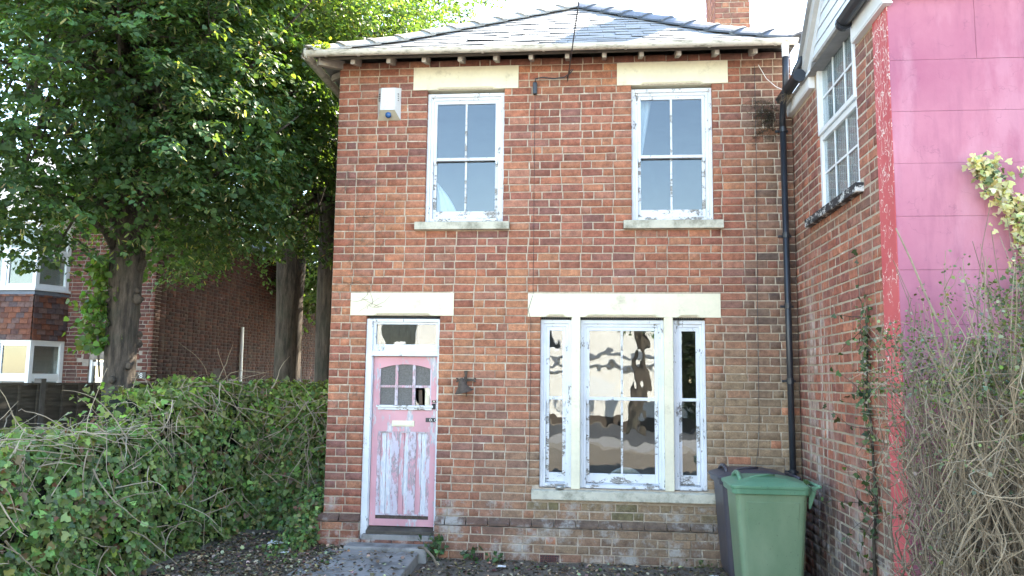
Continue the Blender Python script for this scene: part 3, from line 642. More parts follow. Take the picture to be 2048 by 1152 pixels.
m = MB(); m.lathe([(.001, -.012), (.06, -.012), (.062, .010), (.001, .010)], (EXL-.035, GY, GZL-.012), 14, 'x'); m.build('gutter_end', 'gutter', house, bev=.003)
for x in (-3.0, -2.62, -1.20, -.52, .38, 1.28, 1.98):
    z = GZL+(GZR-GZL)*(x-EXL)/(EXR-EXL); m = MB(); rr = .0595
    m.loft([[(x+dx, GY+rr*math.cos(th), z+rr*.96*math.sin(th)) for th in np.linspace(math.pi, 2*math.pi, 10)]+[(x+dx, GY+(rr+.004)*math.cos(th), z+(rr+.004)*.96*math.sin(th)) for th in np.linspace(2*math.pi, math.pi, 10)] for dx in (-.012, .012)]); m.build('gutter_bracket', 'gutter', house)
for x in (-2.72, -2.30, -1.89, -1.475, -1.07, -.67, -.262, .15, .56, .97, 1.38, 1.79):
    m = MB(); m.hexa([(x-.024, -.27, 5.502), (x+.024, -.27, 5.502), (x+.024, .02, 5.585), (x-.024, .02, 5.585)], [(x-.024, -.27, 5.578), (x+.024, -.27, 5.578), (x+.024, .02, 5.665), (x-.024, .02, 5.665)])
    m.build('rafter_foot', 'timber_dull', house, bev=.003)
for y in np.arange(.25, 8.5, .42):
    m = MB(); m.hexa([(EXL+.06, y-.024, 5.50), (EXL+.06, y+.024, 5.50), (XL+.02, y+.024, 5.585), (XL+.02, y-.024, 5.585)], [(EXL+.06, y-.024, 5.575), (EXL+.06, y+.024, 5.575), (XL+.02, y+.024, 5.66), (XL+.02, y-.024, 5.66)]); m.build('rafter_foot', 'timber_dull', house)
m = MB(); m.hexa([(EXL+.05, EY+.07, 5.49), (EXL+.09, EY+.03, 5.49), (XL+.05, .02, 5.56), (XL-.0, .07, 5.56)], [(EXL+.05, EY+.07, 5.58), (EXL+.09, EY+.03, 5.58), (XL+.05, .02, 5.66), (XL, .07, 5.66)]); m.build('hip_rafter', 'timber_dull', house)
# downpipe on the right
m = MB(); m.lathe([(.036, -.10), (.036, 0), (.041, .002), (.041, .05)], (2.075, GY, 5.50), 14); m.build('gutter_outlet', 'upvc', house, smooth=False)
m = MB(); m.tube([(2.075, GY, 5.42), (2.075, GY+.02, 5.10), (2.085, -.20, 4.92), (2.10, -.085, 4.80), (2.105, -.075, 4.70)], .033, n=12); m.build('downpipe', 'black_plastic', house, smooth=True)
m = MB(); m.tube([(2.105, -.075, 4.74), (2.118, -.075, .02)], .033, n=12); dp = m.build('downpipe', 'black_plastic', house, smooth=True)
for z in (4.70, 3.52, 2.75, 1.95, 1.0):
    x = 2.105+(4.74-z)*.0028; m = MB(); m.lathe([(.034, -.03), (.039, -.028), (.039, .028), (.034, .03)], (x, -.075, z), 12); m.box(x-.07, x+.07, -.02, 0.0, z-.012, z+.012); m.build('pipe_clip', 'black_plastic', house)
# chimney behind the right hip
ch = MB().box(1.94, 2.45, 3.31, 4.24, 5.6, 10.2).build('chimney', 'mortar', house)
def ch_col(p, b):
    c = random.choice(PAL[:6]); s = random.uniform(.8, 1.15); return tuple(x*s for x in lerp(c, (.24, .12, .09), .35))
cb = lay_bond(1.93, 2.46, 6.6, 41, CH, .2375, .119, [], pattern='SH'); place_bricks(ch, cb, (0, 3.30, 0), 0, .06, ch_col, 150)
cb = lay_bond(-4.25, -3.36, 6.6, 41, CH, .2375, .119, []); place_bricks(ch, cb, (1.93, 0, 0), R(-90), .06, ch_col, 150)
m = MB(); m.box(1.87, 2.52, 3.24, 4.31, 10.2, 10.3); m.box(1.90, 2.49, 3.27, 4.28, 10.3, 10.37); m.build('chimney_cap', 'brick', house).color = (.25, .1, .07, 1)
for y in (3.55, 4.0): MB().lathe([(.12, 0), (.10, .25), (.13, .27), (.13, .32), (.09, .32), (.09, .0)], (2.2, y, 10.37), 14).build('chimney_pot', 'clay', house).color = (.35, .15, .09, 1)

# ---- small things on the facade
al = thing('alarm_box', (-2.34, 0, 5.1), 'white burglar alarm box with blue strobe on the brickwork', 'alarm box')
x0, x1, z0, z1 = -2.475, -2.205, 4.915, 5.300
m = MB(); m.add([(x0, -.006, z0), (x1, -.006, z0), (x1, -.006, z1), (x0, -.006, z1), (x0+.05, -.105, z0+.095), (x1-.05, -.105, z0+.095), (x1-.055, -.085, z1-.02), (x0+.055, -.085, z1-.02), (x0, .01, z0), (x1, .01, z0), (x1, .01, z1), (x0, .01, z1)],
               [(4, 5, 6, 7), (0, 4, 7, 3), (5, 1, 2, 6), (7, 6, 2, 3), (0, 8, 9, 1), (1, 9, 10, 2), (2, 10, 11, 3), (3, 11, 8, 0)])
m.build('housing', 'alarm_white', al)
MB().add([(x0, -.006, z0), (x1, -.006, z0), (x1-.05, -.105, z0+.095), (x0+.05, -.105, z0+.095)], [(0, 1, 2, 3)]).build('underside', 'alarm_under', al)
m = MB(); m.lathe([(.036, 0), (.036, -.02), (.026, -.036), (.001, -.040)], (-2.335, -.055, z0+.045), 14, 'y'); m.build('strobe', 'blue_lens', al, smooth=True)
for sx in (-1, 1):
    for i in range(4):
        m = MB(); xa = x0+.018 if sx < 0 else x1-.045; y = -.045; m.box(xa, xa+.027, y-.012, y+.01, z1-.09-i*.026, z1-.080-i*.026); m.build('slot', 'black_iron', al)
wl = thing('wall_lamp', (-1.376, 0, 1.85), 'rusty iron wall lamp with bell shade on the brickwork beside the door', 'wall lamp')
m = MB(); m.box(-1.475, -1.275, -.022, -.002, 1.905, 1.935); 
for x in (-1.475, -1.275): m.box(x-.012, x+.012, -.02, -.004, 1.928, 1.942); m.box(x-.012, x+.012, -.02, -.004, 1.898, 1.912)
m.box(-1.388, -1.364, -.03, -.003, 1.88, 2.02); m.build('bracket', 'rust', wl); m = MB(); m.tube([(-1.386, -.02, 1.98), (-1.390, -.03, 2.02)], .006); m.tube([(-1.366, -.02, 1.98), (-1.362, -.03, 2.02)], .006); m.tube([(-1.376, -.02, 1.95), (-1.376, -.10, 1.95), (-1.380, -.12, 1.90)], .009, n=6); m.build('arm', 'rust', wl)
prof = [(.010, .150), (.022, .147), (.030, .130), (.040, .095), (.060, .048), (.100, 0), (.102, -.006), (.096, -.004), (.056, .046), (.026, .120), (.008, .140)]
m = MB(); m.lathe(prof, (0, 0, 0), 18); o = m.build('shade', 'rust', wl, smooth=True); o.data.transform(Matrix.Translation((-1.378, -.125, 1.795)) @ Matrix.Rotation(R(-13), 4, 'Y') @ Matrix.Rotation(R(8), 4, 'X'))
m = MB(); m.box(-1.372, -1.366, -.012, 0, 1.735, 1.79); m.build('screw_plug', 'rust', wl)
jb = thing('cable_junction', (-.635, 0, 5.26), 'small black cable joint box fixed under the eaves between the upper windows', 'cable box')
MB().box(-.662, -.612, -.045, 0, 5.185, 5.325).build('box', 'black_plastic', jb, bev=.008)
m = MB(); m.tube([(-.637, -.03, 5.32), (-.63, -.05, 5.36), (-.55, -.05, 5.375), (-.42, -.04, 5.36), (-.30, -.05, 5.37), (-.23, -.07, 5.41), (-.20, -.08, 5.45), (-.23, -.08, 5.44), (-.27, -.05, 5.36)], .007, n=6); m.build('lead', 'black_plastic', jb, smooth=True)
# drop wire from the street pole to the hook
pts = []
A, B = Vector((-.265, -.03, 5.33)), Vector((1.55, -17.0, 9.3))
for i in range(25):
    s = i/24; p = A.lerp(B, s); p.z -= .9*4*s*(1-s)*.22; pts.append(p)
tag(MB().tube(pts, .007, n=5).build('drop_wire', 'black_plastic', smooth=True), 'thin black overhead wire coming down to the facade below the gutter', 'wire')
m = MB(); zz = [5.19, 4.6, 4.0, 3.4, 2.98, 2.89]; q = [(-.637+.004*math.sin(i*3), -.006, z) for i, z in enumerate(zz)]; q += [(-.69, -.014, 2.70), (-.66, -.006, 2.6), (-.655, -.006, 2.0), (-.66, -.006, 1.4), (-.665, -.006, .83)]
m.tube(q, .0024, n=5)
tag(m.build('facade_cable', 'black_plastic'), 'thin grey cable clipped down the brickwork from the joint box past the big window', 'cable')
m = MB(); m.tube([(1.83, -.008, 5.48), (1.825, -.008, 4.2), (1.805, -.008, 2.9), (1.795, -.008, 1.6), (1.785, -.008, 1.3), (1.74, -.02, 1.0)], .0026, n=5); tag(m.build('facade_cable', 'black_plastic'), 'thin dark cable hanging down the sooty brickwork near the downpipe', 'cable')
m = MB(); m.tube([(1.87, -.02, 5.47), (1.95, -.04, 5.30), (2.05, -.05, 5.20), (2.12, -.10, 5.14)], .004, n=5); tag(m.build('loose_wire', 'sign_white'), 'loose white wire sagging from the eaves to the downpipe', 'wire')
# curtains and the thing on the window board
def drape(name, x0, x1, z0, z1, y, label, shape):
    V = []; F = []; nu, nz = 10, 14
    for j in range(nz+1):
        s = j/nz; z = z1+(z0-z1)*s; w0 = shape(s)
        for i in range(nu+1):
            a = i/nu; V.append((x0+(x1-x0)*a*w0, y+.02*math.sin(a*14+s), z))
    for j in range(nz):
        for i in range(nu): F.append((j*(nu+1)+i, j*(nu+1)+i+1, (j+1)*(nu+1)+i+1, (j+1)*(nu+1)+i))
    o = MB().add(V, F).build(name, 'cloth', smooth=True); s = o.modifiers.new('solid', 'SOLIDIFY'); s.thickness = .004; return tag(o, label, 'curtain')
drape('curtain', -1.80, -1.54, 3.74, 4.22, .21, 'white curtain end hanging in the bottom corner of the upstairs window above the door', lambda s: .02+.98*math.sin(min(1, s*1.0)*math.pi/2)**1.0)
drape('curtain', .52, .70, 4.35, 5.18, .21, 'white curtain gathered aside in the upstairs window nearer the downpipe', lambda s: 1-.75*s)
m = MB(); m.loft([[(.39+.21*math.cos(a), .27+.03*k, .80+.21*math.sin(a)*.85) for a in np.linspace(0, 2*math.pi, 25)[:-1]] for k in (0, 1)]); o = m.build('metal_dish', 'metal', smooth=False, bev=.008); tag(o, 'round metal dish leaning inside the big ground floor window', 'dish')
m = MB(); m.lathe([(.045, 0), (.047, .03), (.040, .034), (.036, .012), (.001, .010)], (-.33, -.01, .762), 14); tag(m.build('ashtray', 'metal', smooth=True), 'little round ashtray on the stone sill of the big window', 'ashtray')
# ---- plants growing on the facade
def leaves(P, D, Nn, S, C, kind='lime'):
    """arrays of leaf points, tip directions, normals, sizes, colours -> one mesh of folded leaf blades"""
    T = {'lime': [(0, 0, 0), (-.46, .22, .10), (-.40, .62, .08), (0, 1, -.10), (.40, .62, .08), (.46, .22, .10)],
         'ivy': [(0, 0, 0), (-.52, .20, .05), (-.24, .46, .03), (-.30, .70, .05), (0, 1.0, -.06), (.30, .70, .05), (.24, .46, .03), (.52, .20, .05)],
         'bract': [(0, 0, 0), (-.10, .3, .03), (-.09, .8, .05), (0, 1, .12), (.09, .8, .05), (.10, .3, .03)]}[kind]
    Fq = {'lime': [(0, 3, 2, 1), (0, 5, 4, 3)], 'bract': [(0, 3, 2, 1), (0, 5, 4, 3)], 'ivy': [(0, 2, 1, 1), (0, 4, 3, 2), (0, 6, 5, 4), (0, 7, 6, 6)]}[kind]
    T = np.array(T); n = len(P); k = len(T)
    D = D/np.linalg.norm(D, axis=1, keepdims=True); X = np.cross(D, Nn); X /= np.linalg.norm(X, axis=1, keepdims=True)+1e-9; Z = np.cross(X, D)
    V = P[:, None]+S[:, None, None]*(T[None, :, 0:1]*X[:, None]+T[None, :, 1:2]*D[:, None]+T[None, :, 2:3]*Z[:, None])
    off = (np.arange(n)*k)[:, None, None]
    if kind == 'ivy': Fq = [(0, 2, 1), (0, 4, 3), (0, 3, 2), (0, 6, 5), (0, 5, 4), (0, 7, 6)]
    F = (np.array(Fq)[None]+off).reshape(-1, len(Fq[0]))
    return V.reshape(-1, 3), F, np.repeat(C, k, axis=0)
def leaf_obj(name, parent, P, D, Nn, S, C, kind='lime', mat='leaf'):
    V, F, CC = leaves(P, D, Nn, S, C, kind); return link(name, np_mesh(name, V, F, CC), mat, parent)
def rnd(n, s=1): return rng.normal(size=(n, 3))*s
def vary(base, n, s=.25, hue=.12):
    b = np.array(base)[None]*np.exp(rng.normal(size=(n, 1))*s); return np.clip(b*(1+rng.normal(size=(n, 3))*hue), .002, .9)
def twig_path(p, d, ln, n=6, curl=.35, sag=0.):
    p = Vector(p); d = Vector(d).normalized(); out = [p.copy()]
    for i in range(n):
        d = (d+Vector((random.gauss(0, curl), random.gauss(0, curl), random.gauss(0, curl)-sag))/n*2).normalized(); p = p+d*(ln/n); out.append(p.copy())
    return out
# withered weed in the wall top, with a straw nest
wd_ = thing('wall_weed', (1.98, -.05, 4.9), 'dark withered weed rooted in the brickwork beside the downpipe', 'weed')
m = MB(); tips = []
for i in range(70):
    pth = twig_path((random.uniform(1.84, 2.05), 0, random.uniform(4.7, 5.05)), (random.gauss(-.15, .5), -1, random.gauss(-.1, .6)), random.uniform(.08, .26), 5, .8, .5); m.tube(pth, .0028, .0012, 3); tips += pth[2:]
m.build('stem', 'bark', wd_); P = np.array([tuple(t) for t in tips for _ in range(6)])+rnd(len(tips)*6, .018); n = len(P)
leaf_obj('foliage', wd_, P, rnd(n)+(0, -.3, -.3), rnd(n), rng.uniform(.012, .028, n), vary((.045, .042, .03), n, .4), 'bract')
ns = thing('straw_tuft', (2.12, -.25, 4.98), 'pale straw tuft caught on the downpipe bend', 'straw')
m = MB()
for i in range(90): m.tube(twig_path((2.135+random.gauss(0, .012), -.30, 5.07+random.gauss(0, .015)), (random.gauss(-.35, .25), random.gauss(-.1, .3), -1), random.uniform(.10, .20), 4, .5), .0022, .001, 3)
m.build('straw', 'twig_pale', ns); m = MB(); m.tube([(2.12, -.30, 5.08), (2.105, -.29, 5.18), (2.10, -.29, 5.26)], .004); m.tube([(2.14, -.30, 5.08), (2.17, -.29, 5.15), (2.165, -.28, 5.26)], .004); m.build('string', 'stone', ns)
gw = thing('gutter_weed', (-3.1, GY, 5.62), 'bright green weed sprouting in the gutter corner over the hedge', 'weed'); n = 70
P = np.c_[rng.normal(-3.06, .06, n), rng.normal(GY, .02, n), 5.62+abs(rng.normal(0, .045, n))]; leaf_obj('foliage', gw, P, rnd(n)+(0, 0, .6), rnd(n), rng.uniform(.03, .05, n), vary((.16, .24, .04), n, .3))
m = MB(); m.tube([(-3.06, GY, 5.60), (-3.09, GY, 5.72), (-3.12, GY, 5.75), (-3.14, GY, 5.72), (-3.12, GY, 5.69)], .004, n=5); m.build('stem', 'twig_pale', gw)
cr = thing('dead_creeper', (-2.6, 0, 2.9), 'dead creeper stems clinging to the bricks and lintel over the door', 'creeper')
m = MB()
for i in range(95):
    x, z = random.uniform(-2.9, -2.35), random.uniform(1.2, 4.2)
    pth = [Vector((x, -.012, z))]; dx, dz = random.gauss(.15, .5), random.gauss(.6, .5)
    for k in range(6):
        dx += random.gauss(0, .3); dz += random.gauss(0, .3); l = math.hypot(dx, dz)+1e-6; q = pth[-1]+Vector((dx/l, 0, dz/l))*random.uniform(.02, .07); pth.append(Vector((max(-2.93, min(-1.7, q.x)), -.012, q.z)))
    ok = all(not (DOOR[0] < p.x < DOOR[1] and DOOR[2] < p.z < DOOR[3]) and not (UWL[0]-.1 < p.x and p.z > 3.6) for p in pth)
    if ok: m.tube(pth, .0022, .001, 3)
m.build('stem', 'twig', cr)

# ================================================================== BUILDING ON THE RIGHT
rb_ = thing('pink_building', (4.5, 0, 0), 'brick building with pink painted end wall and white gabled window', 'building')
RX, RYC = 2.225, -2.87
WIN = (.985, 2.125, 3.575, 5.10); RS = (.63, 2.21, 3.495, 3.575)      # in wall coordinates u = -y
rcore = [tuple(np.array(WIN)+(-.004, .004, -.004, .5))]
# the wall is built along u = -y: local x = u, rotated so that its face looks to -x
Mw = Matrix.Translation((RX, 0, 0)) @ Matrix.Rotation(R(-90), 4, 'Z')
rw = wall_core('side_wall', None, .0, 2.862, -.3, 5.02, .003, .30, rcore, 'mortar'); rw.data.transform(Mw); rw.parent = rb_; rw.matrix_parent_inverse = Matrix.Translation(-Vector(rb_.location))
def side_col(p, b):
    c = random.choice([(.37, .145, .095), (.34, .125, .085), (.40, .165, .105), (.30, .115, .085), (.26, .105, .085), (.34, .155, .115)]); s = random.uniform(.85, 1.12); c = tuple(x*s for x in c)
    n = noise.noise((p.y*1.4, p.z*.5, 9.2)); u = -p.y
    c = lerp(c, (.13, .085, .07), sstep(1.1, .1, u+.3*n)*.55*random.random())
    if abs(u-.55+.1*n) < .10 or abs(u-.95+.1*n) < .07: c = lerp(c, (.45, .41, .37), random.uniform(0, .6)*sstep(3.4, 2.4, p.z))
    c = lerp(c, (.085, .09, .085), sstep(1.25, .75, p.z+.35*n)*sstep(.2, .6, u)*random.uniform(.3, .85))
    c = lerp(c, (.19, .14, .10), sstep(3.2, 3.45, p.z)*sstep(3.6, 3.4, p.z)*.5)
    if p.z > 4.55: c = lerp(c, (.22, .15, .13), random.uniform(0, .6))
    return c
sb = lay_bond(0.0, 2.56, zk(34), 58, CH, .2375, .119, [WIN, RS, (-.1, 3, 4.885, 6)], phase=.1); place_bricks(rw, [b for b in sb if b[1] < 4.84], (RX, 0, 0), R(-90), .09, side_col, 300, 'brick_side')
MB().box(RX-.006, RX+.03, RYC+.002, -2.562, -.3, 4.80).build('painted_strip', 'red_strip', rb_)
# pink rendered end wall, lined out in blocks
MB().box(RX+.012, 9.5, RYC+.010, RYC+.28, -.3, 4.85).build('end_wall', 'pink_joint', rb_)
for j in range(13):
    z0 = 4.335+.395-.395*(j+1)+.0012; x = RX+.0; z1 = z0+.3926
    if j == 0: z0 = 4.3362; z1 = 4.86
    first = True
    while x < 9.4:
        wd = random.choice([.30, .62, .95, 1.15]) if first else random.uniform(.8, 1.3); first = False; e = min(x+wd, 9.5)
        d = random.uniform(-.0015, .0015); MB().box(x+(.0008 if x > RX+.01 else 0), e-.0008, RYC-.004+d, RYC+.012, max(z0-(.395 if j > 12 else 0), -.3), z1).build('render_block', 'render_pink', rb_); x = e
MB().box(RX+.30, 9.5, RYC+.28, 6.0, 4.2, 4.4).build('loft_floor', 'room', rb_)
# window in the side wall, built in wall coordinates then turned
def turned(mb, name, mat, parent, bev=0):
    o = mb.build(name, mat, parent, bev=0); o.data.transform(Mw)
    if bev:
        b = o.modifiers.new('bevel', 'BEVEL'); b.width = bev; b.segments = 2; b.limit_method = 'ANGLE'
    return o
win = bpy.data.objects.new('window', None); COL.objects.link(win); win.parent = rb_; win.matrix_parent_inverse = Matrix.Translation(-Vector(rb_.location)); win.location = (RX, -1.55, 3.575); bpy.context.view_layer.update()
a, b, c, d = WIN; yf = .012; MR = 4.300; fr = .062
m = MB(); m.box(a, a+fr, yf, yf+.07, c, d); m.box(b-fr, b, yf, yf+.07, c, d); m.box(a+fr, b-fr, yf+.001, yf+.07, c, c+.05); m.box(a+fr, b-fr, yf+.001, yf+.07, d-.055, d); m.box(a+fr, b-fr, yf+.002, yf+.07, MR-.028, MR+.028)
turned(m, 'window_frame', 'upvc', win, .004)
m = MB(); q = .045; ca, cb_, cc, cd_ = a+.02, b-.02, MR+.03, d-.02
m.box(ca, ca+q, yf-.022, yf, cc, cd_); m.box(cb_-q, cb_, yf-.022, yf, cc, cd_); m.box(ca+q, cb_-q, yf-.021, yf, cc, cc+q); m.box(ca+q, cb_-q, yf-.021, yf, cd_-q, cd_); turned(m, 'casement', 'upvc', win, .004)
for z0, z1 in ((MR+.06, d-.06), (c+.05, MR-.028)):
    m = MB(); ia, ib = a+fr, b-fr
    for k in (1, 2): x = ia+(ib-ia)*k/3; m.box(x-.010, x+.010, yf+.02, yf+.034, z0, z1)
    turned(m, 'glazing_bar', 'upvc', win); m = MB(); zm = (z0+z1)/2; m.box(ia, ib, yf+.021, yf+.033, zm-.010, zm+.010); turned(m, 'glazing_bar', 'upvc', win)
    for k in range(3):
        for za, zb in ((z0, zm-.010), (zm+.010, z1)):
            xa, xb = ia+(ib-ia)*k/3+(.010 if k else 0), ia+(ib-ia)*(k+1)/3-(.010 if k < 2 else 0); m = MB(); m.box(xa, xb, yf+.025, yf+.029, za, zb); turned(m, 'pane', 'glass_new', win)
m = MB(); m.box(RS[0], RS[1], -.065, .06, RS[2], RS[3]); turned(m, 'window_sill', 'black_sill', rb_, .008)
m = MB(); m.box(a-.02, b+.02, .50, .52, 3.0, 5.4); turned(m, 'room_wall', 'room', rb_)
m = MB()
for k in range(38): q = a+.03+k*.0285; m.box(q, q+.027, .052+.006*(k % 2), .056+.006*(k % 2), 3.62, 5.05)
o = turned(m, 'net_blind', 'cloth', rb_); o['kind'] = 'stuff'
# eaves: fascia, soffit, gutters, hipped roof
for u0, u1, z in ((-.02, .90, 4.875), (2.19, 2.93, 4.775)):
    m = MB(); m.box(u0, u1, -.055, .012, z, z+.17); turned(m, 'fascia', 'upvc', rb_, .003)
    m = MB(); m.box(u0, u1, -.05, .02, z-.012, z-.001); turned(m, 'soffit', 'upvc', rb_)
for u0, u1, z in ((.02, .78, 5.06), (2.22, 2.95, 4.955)):
    gutter(Mw @ Vector((u0, -.115, z)), Mw @ Vector((u1, -.115, z)), 'black_plastic', .058, 'gutter', rb_)
    m = MB(); e = u1 if u0 < 1 else u0; m.lathe([(.001, -.02), (.066, -.02), (.066, .02), (.001, .02)], (0, 0, 0), 14, 'x'); o = m.build('gutter_end', 'black_plastic', rb_); o.data.transform(Mw @ Matrix.Translation((e, -.115, z-.02)))
MB().box(RX-.055, 9.6, RYC-.06, RYC-.005, 4.835, 5.0).build('fascia', 'upvc', rb_); MB().box(RX-.05, 9.6, RYC-.055, RYC-.004, 4.822, 4.834).build('soffit', 'grey_barge', rb_)
gutter((RX-.1, RYC-.12, 5.02), (9.6, RYC-.12, 5.02), 'black_plastic', .058, 'gutter', rb_)
m = MB(); m.add([(RX-.08, RYC-.1, 4.98), (9.6, RYC-.1, 4.98), (9.6, 7, 4.98), (RX-.08, 7, 4.98), (5.2, .4, 6.9), (6.6, .4, 6.9), (6.6, 4, 6.9), (5.2, 4, 6.9)], [(0, 1, 5, 4), (1, 2, 6, 5), (2, 3, 7, 6), (3, 0, 4, 7), (4, 5, 6, 7), (3, 2, 1, 0)]); m.build('roof', 'slate', rb_)
MB().box(RX+.301, 9.5, 6.0, 6.3, -.3, 4.9).build('rear_wall', 'mortar_dark', rb_); MB().box(9.2, 9.5, RYC+.29, 6.0, -.3, 4.9).build('far_wall', 'mortar_dark', rb_); MB().box(RX+.02, RX+.3, .01, 6.0, -.3, 4.98).build('party_wall', 'mortar_dark', rb_)
# little gable over the window: boards, barge boards, roof
gu, gz, tp = 1.555, 6.02, .98                   # centre, apex height, slope
zl = lambda u: gz-abs(u-gu)*tp
n = 8; z = 5.14
while z < gz-.12:
    z1 = min(z+.115, gz-.05); h0, h1 = (gz-.05-z)/tp, (gz-.05-z1)/tp
    m = MB(); y0b, y1b = -.012, .03; m.hexa([(gu-h0, y0b-.006, z), (gu+h0, y0b-.006, z), (gu+h0, y1b, z), (gu-h0, y1b, z)], [(gu-max(h1, .01), y0b+.004, z1-.004), (gu+max(h1, .01), y0b+.004, z1-.004), (gu+max(h1, .01), y1b, z1-.004), (gu-max(h1, .01), y1b, z1-.004)]); turned(m, 'cladding_board', 'clad', rb_); z = z1
m = MB(); m.box(a-.02, b+.02, -.028, .03, 5.104, 5.139); turned(m, 'drip_board', 'timber_dull', rb_)
for s in (-1, 1):
    e = gu+s*.92; ze = zl(e); m = MB(); q0, q1 = (gu, gz), (e, ze)
    m.hexa([(q0[0], -.075, q0[1]-.15), (q1[0], -.075, q1[1]-.15), (q1[0], -.030, q1[1]-.15), (q0[0], -.030, q0[1]-.15)], [(q0[0], -.075, q0[1]), (q1[0], -.075, q1[1]), (q1[0], -.030, q1[1]), (q0[0], -.030, q0[1])]); turned(m, 'barge_board', 'grey_barge', rb_)
    m = MB(); m.hexa([(q0[0], -.030, q0[1]-.235), (q1[0], -.030, q1[1]-.235), (q1[0], -.014, q1[1]-.235), (q0[0], -.014, q0[1]-.235)], [(q0[0], -.030, q0[1]-.10), (q1[0], -.030, q1[1]-.10), (q1[0], -.014, q1[1]-.10), (q0[0], -.014, q0[1]-.10)]); turned(m, 'trim_board', 'clad', rb_)
    m = MB(); m.hexa([(q0[0], -.11, q0[1]+.001), (q1[0]+s*.03, -.11, q1[1]-.03), (q1[0]+s*.03, 2.4, q1[1]-.03), (q0[0], 2.4, q0[1]+.001)], [(q0[0], -.11, q0[1]+.05), (q1[0]+s*.03, -.11, q1[1]+.02), (q1[0]+s*.03, 2.4, q1[1]+.02), (q0[0], 2.4, q0[1]+.05)]); turned(m, 'gable_roof', 'slate', rb_)
m = MB(); m.tube([Mw @ Vector(p) for p in ((.74, -.06, 5.32), (.74, -.09, 5.20), (.72, -.13, 5.12), (.66, -.14, 5.06))], .034, n=10); m.build('gutter_elbow', 'black_plastic', rb_, smooth=True)

# ================================================================== WHEELED BINS
def rrect(x0, x1, y0, y1, z, r, n=5):
    out = []
    for cx, cy, a0 in ((x1-r, y1-r, 0), (x0+r, y1-r, 90), (x0+r, y0+r, 180), (x1-r, y0+r, 270)):
        for k in range(n): a = R(a0+90*k/(n-1)); out.append((cx+r*math.cos(a), cy+r*math.sin(a), z))
    return out
def wheelie(loc, rz_, body, lid, label):
    """local: the grip of the lid to -x, hinge and wheels to +x"""
    b = thing('wheelie_bin', loc, label, 'bin'); Mb = Matrix.Translation(loc) @ Matrix.Rotation(rz_, 4, 'Z')
    def put(m, name, mat, smooth=False, bev=0): 
        o = m.build(name, mat, None, smooth, bev); o.data.transform(Mb); o.parent = b; o.matrix_parent_inverse = Matrix.Translation(-Vector(loc)); return o
    m = MB(); m.loft([rrect(-.25, .24, -.235, .235, .03, .05), rrect(-.27, .26, -.245, .245, .10, .055), rrect(-.325, .315, -.275, .275, .93, .06)]); put(m, 'body', body, bev=.006)
    for s in (-1, 1):   # raised panels on the flanks
        m = MB(); m.hexa([(-.19, s*.243, .15), (.19, s*.243, .15), (.19, s*.235, .15), (-.19, s*.235, .15)], [(-.235, s*.2785, .86), (.235, s*.2785, .86), (.235, s*.265, .86), (-.235, s*.265, .86)])
        put(m, 'side_panel', body, bev=.004)
    m = MB(); m.loft([rrect(-.355, .335, -.295, .295, .928, .06), rrect(-.36, .34, -.30, .30, .985, .06), rrect(-.335, .315, -.28, .28, .987, .05)]); put(m, 'rim', lid if lid == 'bin_lid' else body, bev=.006)
    m = MB(); m.loft([rrect(-.372, .345, -.305, .305, .975, .07), rrect(-.375, .345, -.308, .308, 1.005, .07), rrect(-.30, .30, -.26, .26, 1.035, .09), rrect(-.22, .16, -.19, .19, 1.062, .09), rrect(-.16, .05, -.12, .12, 1.070, .06)]); put(m, 'lid', lid, bev=.006)
    m = MB()            # hooped grip across the lid front
    m.tube([(-.27, -.165, 1.035), (-.27, -.15, 1.062), (-.265, -.08, 1.085), (-.262, 0, 1.090), (-.265, .08, 1.085), (-.27, .15, 1.062), (-.27, .165, 1.035)], .020, n=8); m.tube([(-.20, -.165, 1.045), (-.15, -.15, 1.068), (-.02, -.10, 1.082), (.06, -.06, 1.075)], .014, n=6); put(m, 'lid_grip', lid, True)
    m = MB()
    for s in (-.2, .2): m.hexa([(.31, s-.02, .90), (.36, s-.02, .93), (.36, s+.02, .93), (.31, s+.02, .90)], [(.30, s-.02, .995), (.43, s-.02, 1.000), (.43, s+.02, 1.000), (.30, s+.02, .995)])
    m.hexa([(.33, -.215, .80), (.345, -.215, .80), (.345, -.185, .80), (.33, -.185, .80)], [(.33, -.22, .93), (.40, -.22, .96), (.40, -.18, .96), (.33, -.18, .93)]); put(m, 'hinge_lug', lid, bev=.006)
    m = MB(); m.tube([(.425, -.24, .998), (.425, .24, .998)], .017, n=10); put(m, 'handle', lid, True)
    for s in (-1, 1):
        m = MB(); m.lathe([(.02, -.022), (.10, -.022), (.102, 0), (.10, .022), (.02, .022)], (.27, s*.25, .10), 20, 'y'); put(m, 'wheel', 'black_plastic', bev=.006)
    m = MB(); m.tube([(.27, -.24, .10), (.27, .24, .10)], .012, n=8); put(m, 'axle', 'metal')
    return b
wheelie((1.640, -1.02, .0), R(0), 'bin_green', 'bin_lid', 'green wheelie bin standing in front of the dark one')
wheelie((1.615, -.385, .0), R(2), 'bin_dark', 'bin_dark', 'dark grey wheelie bin half hidden behind the green one')

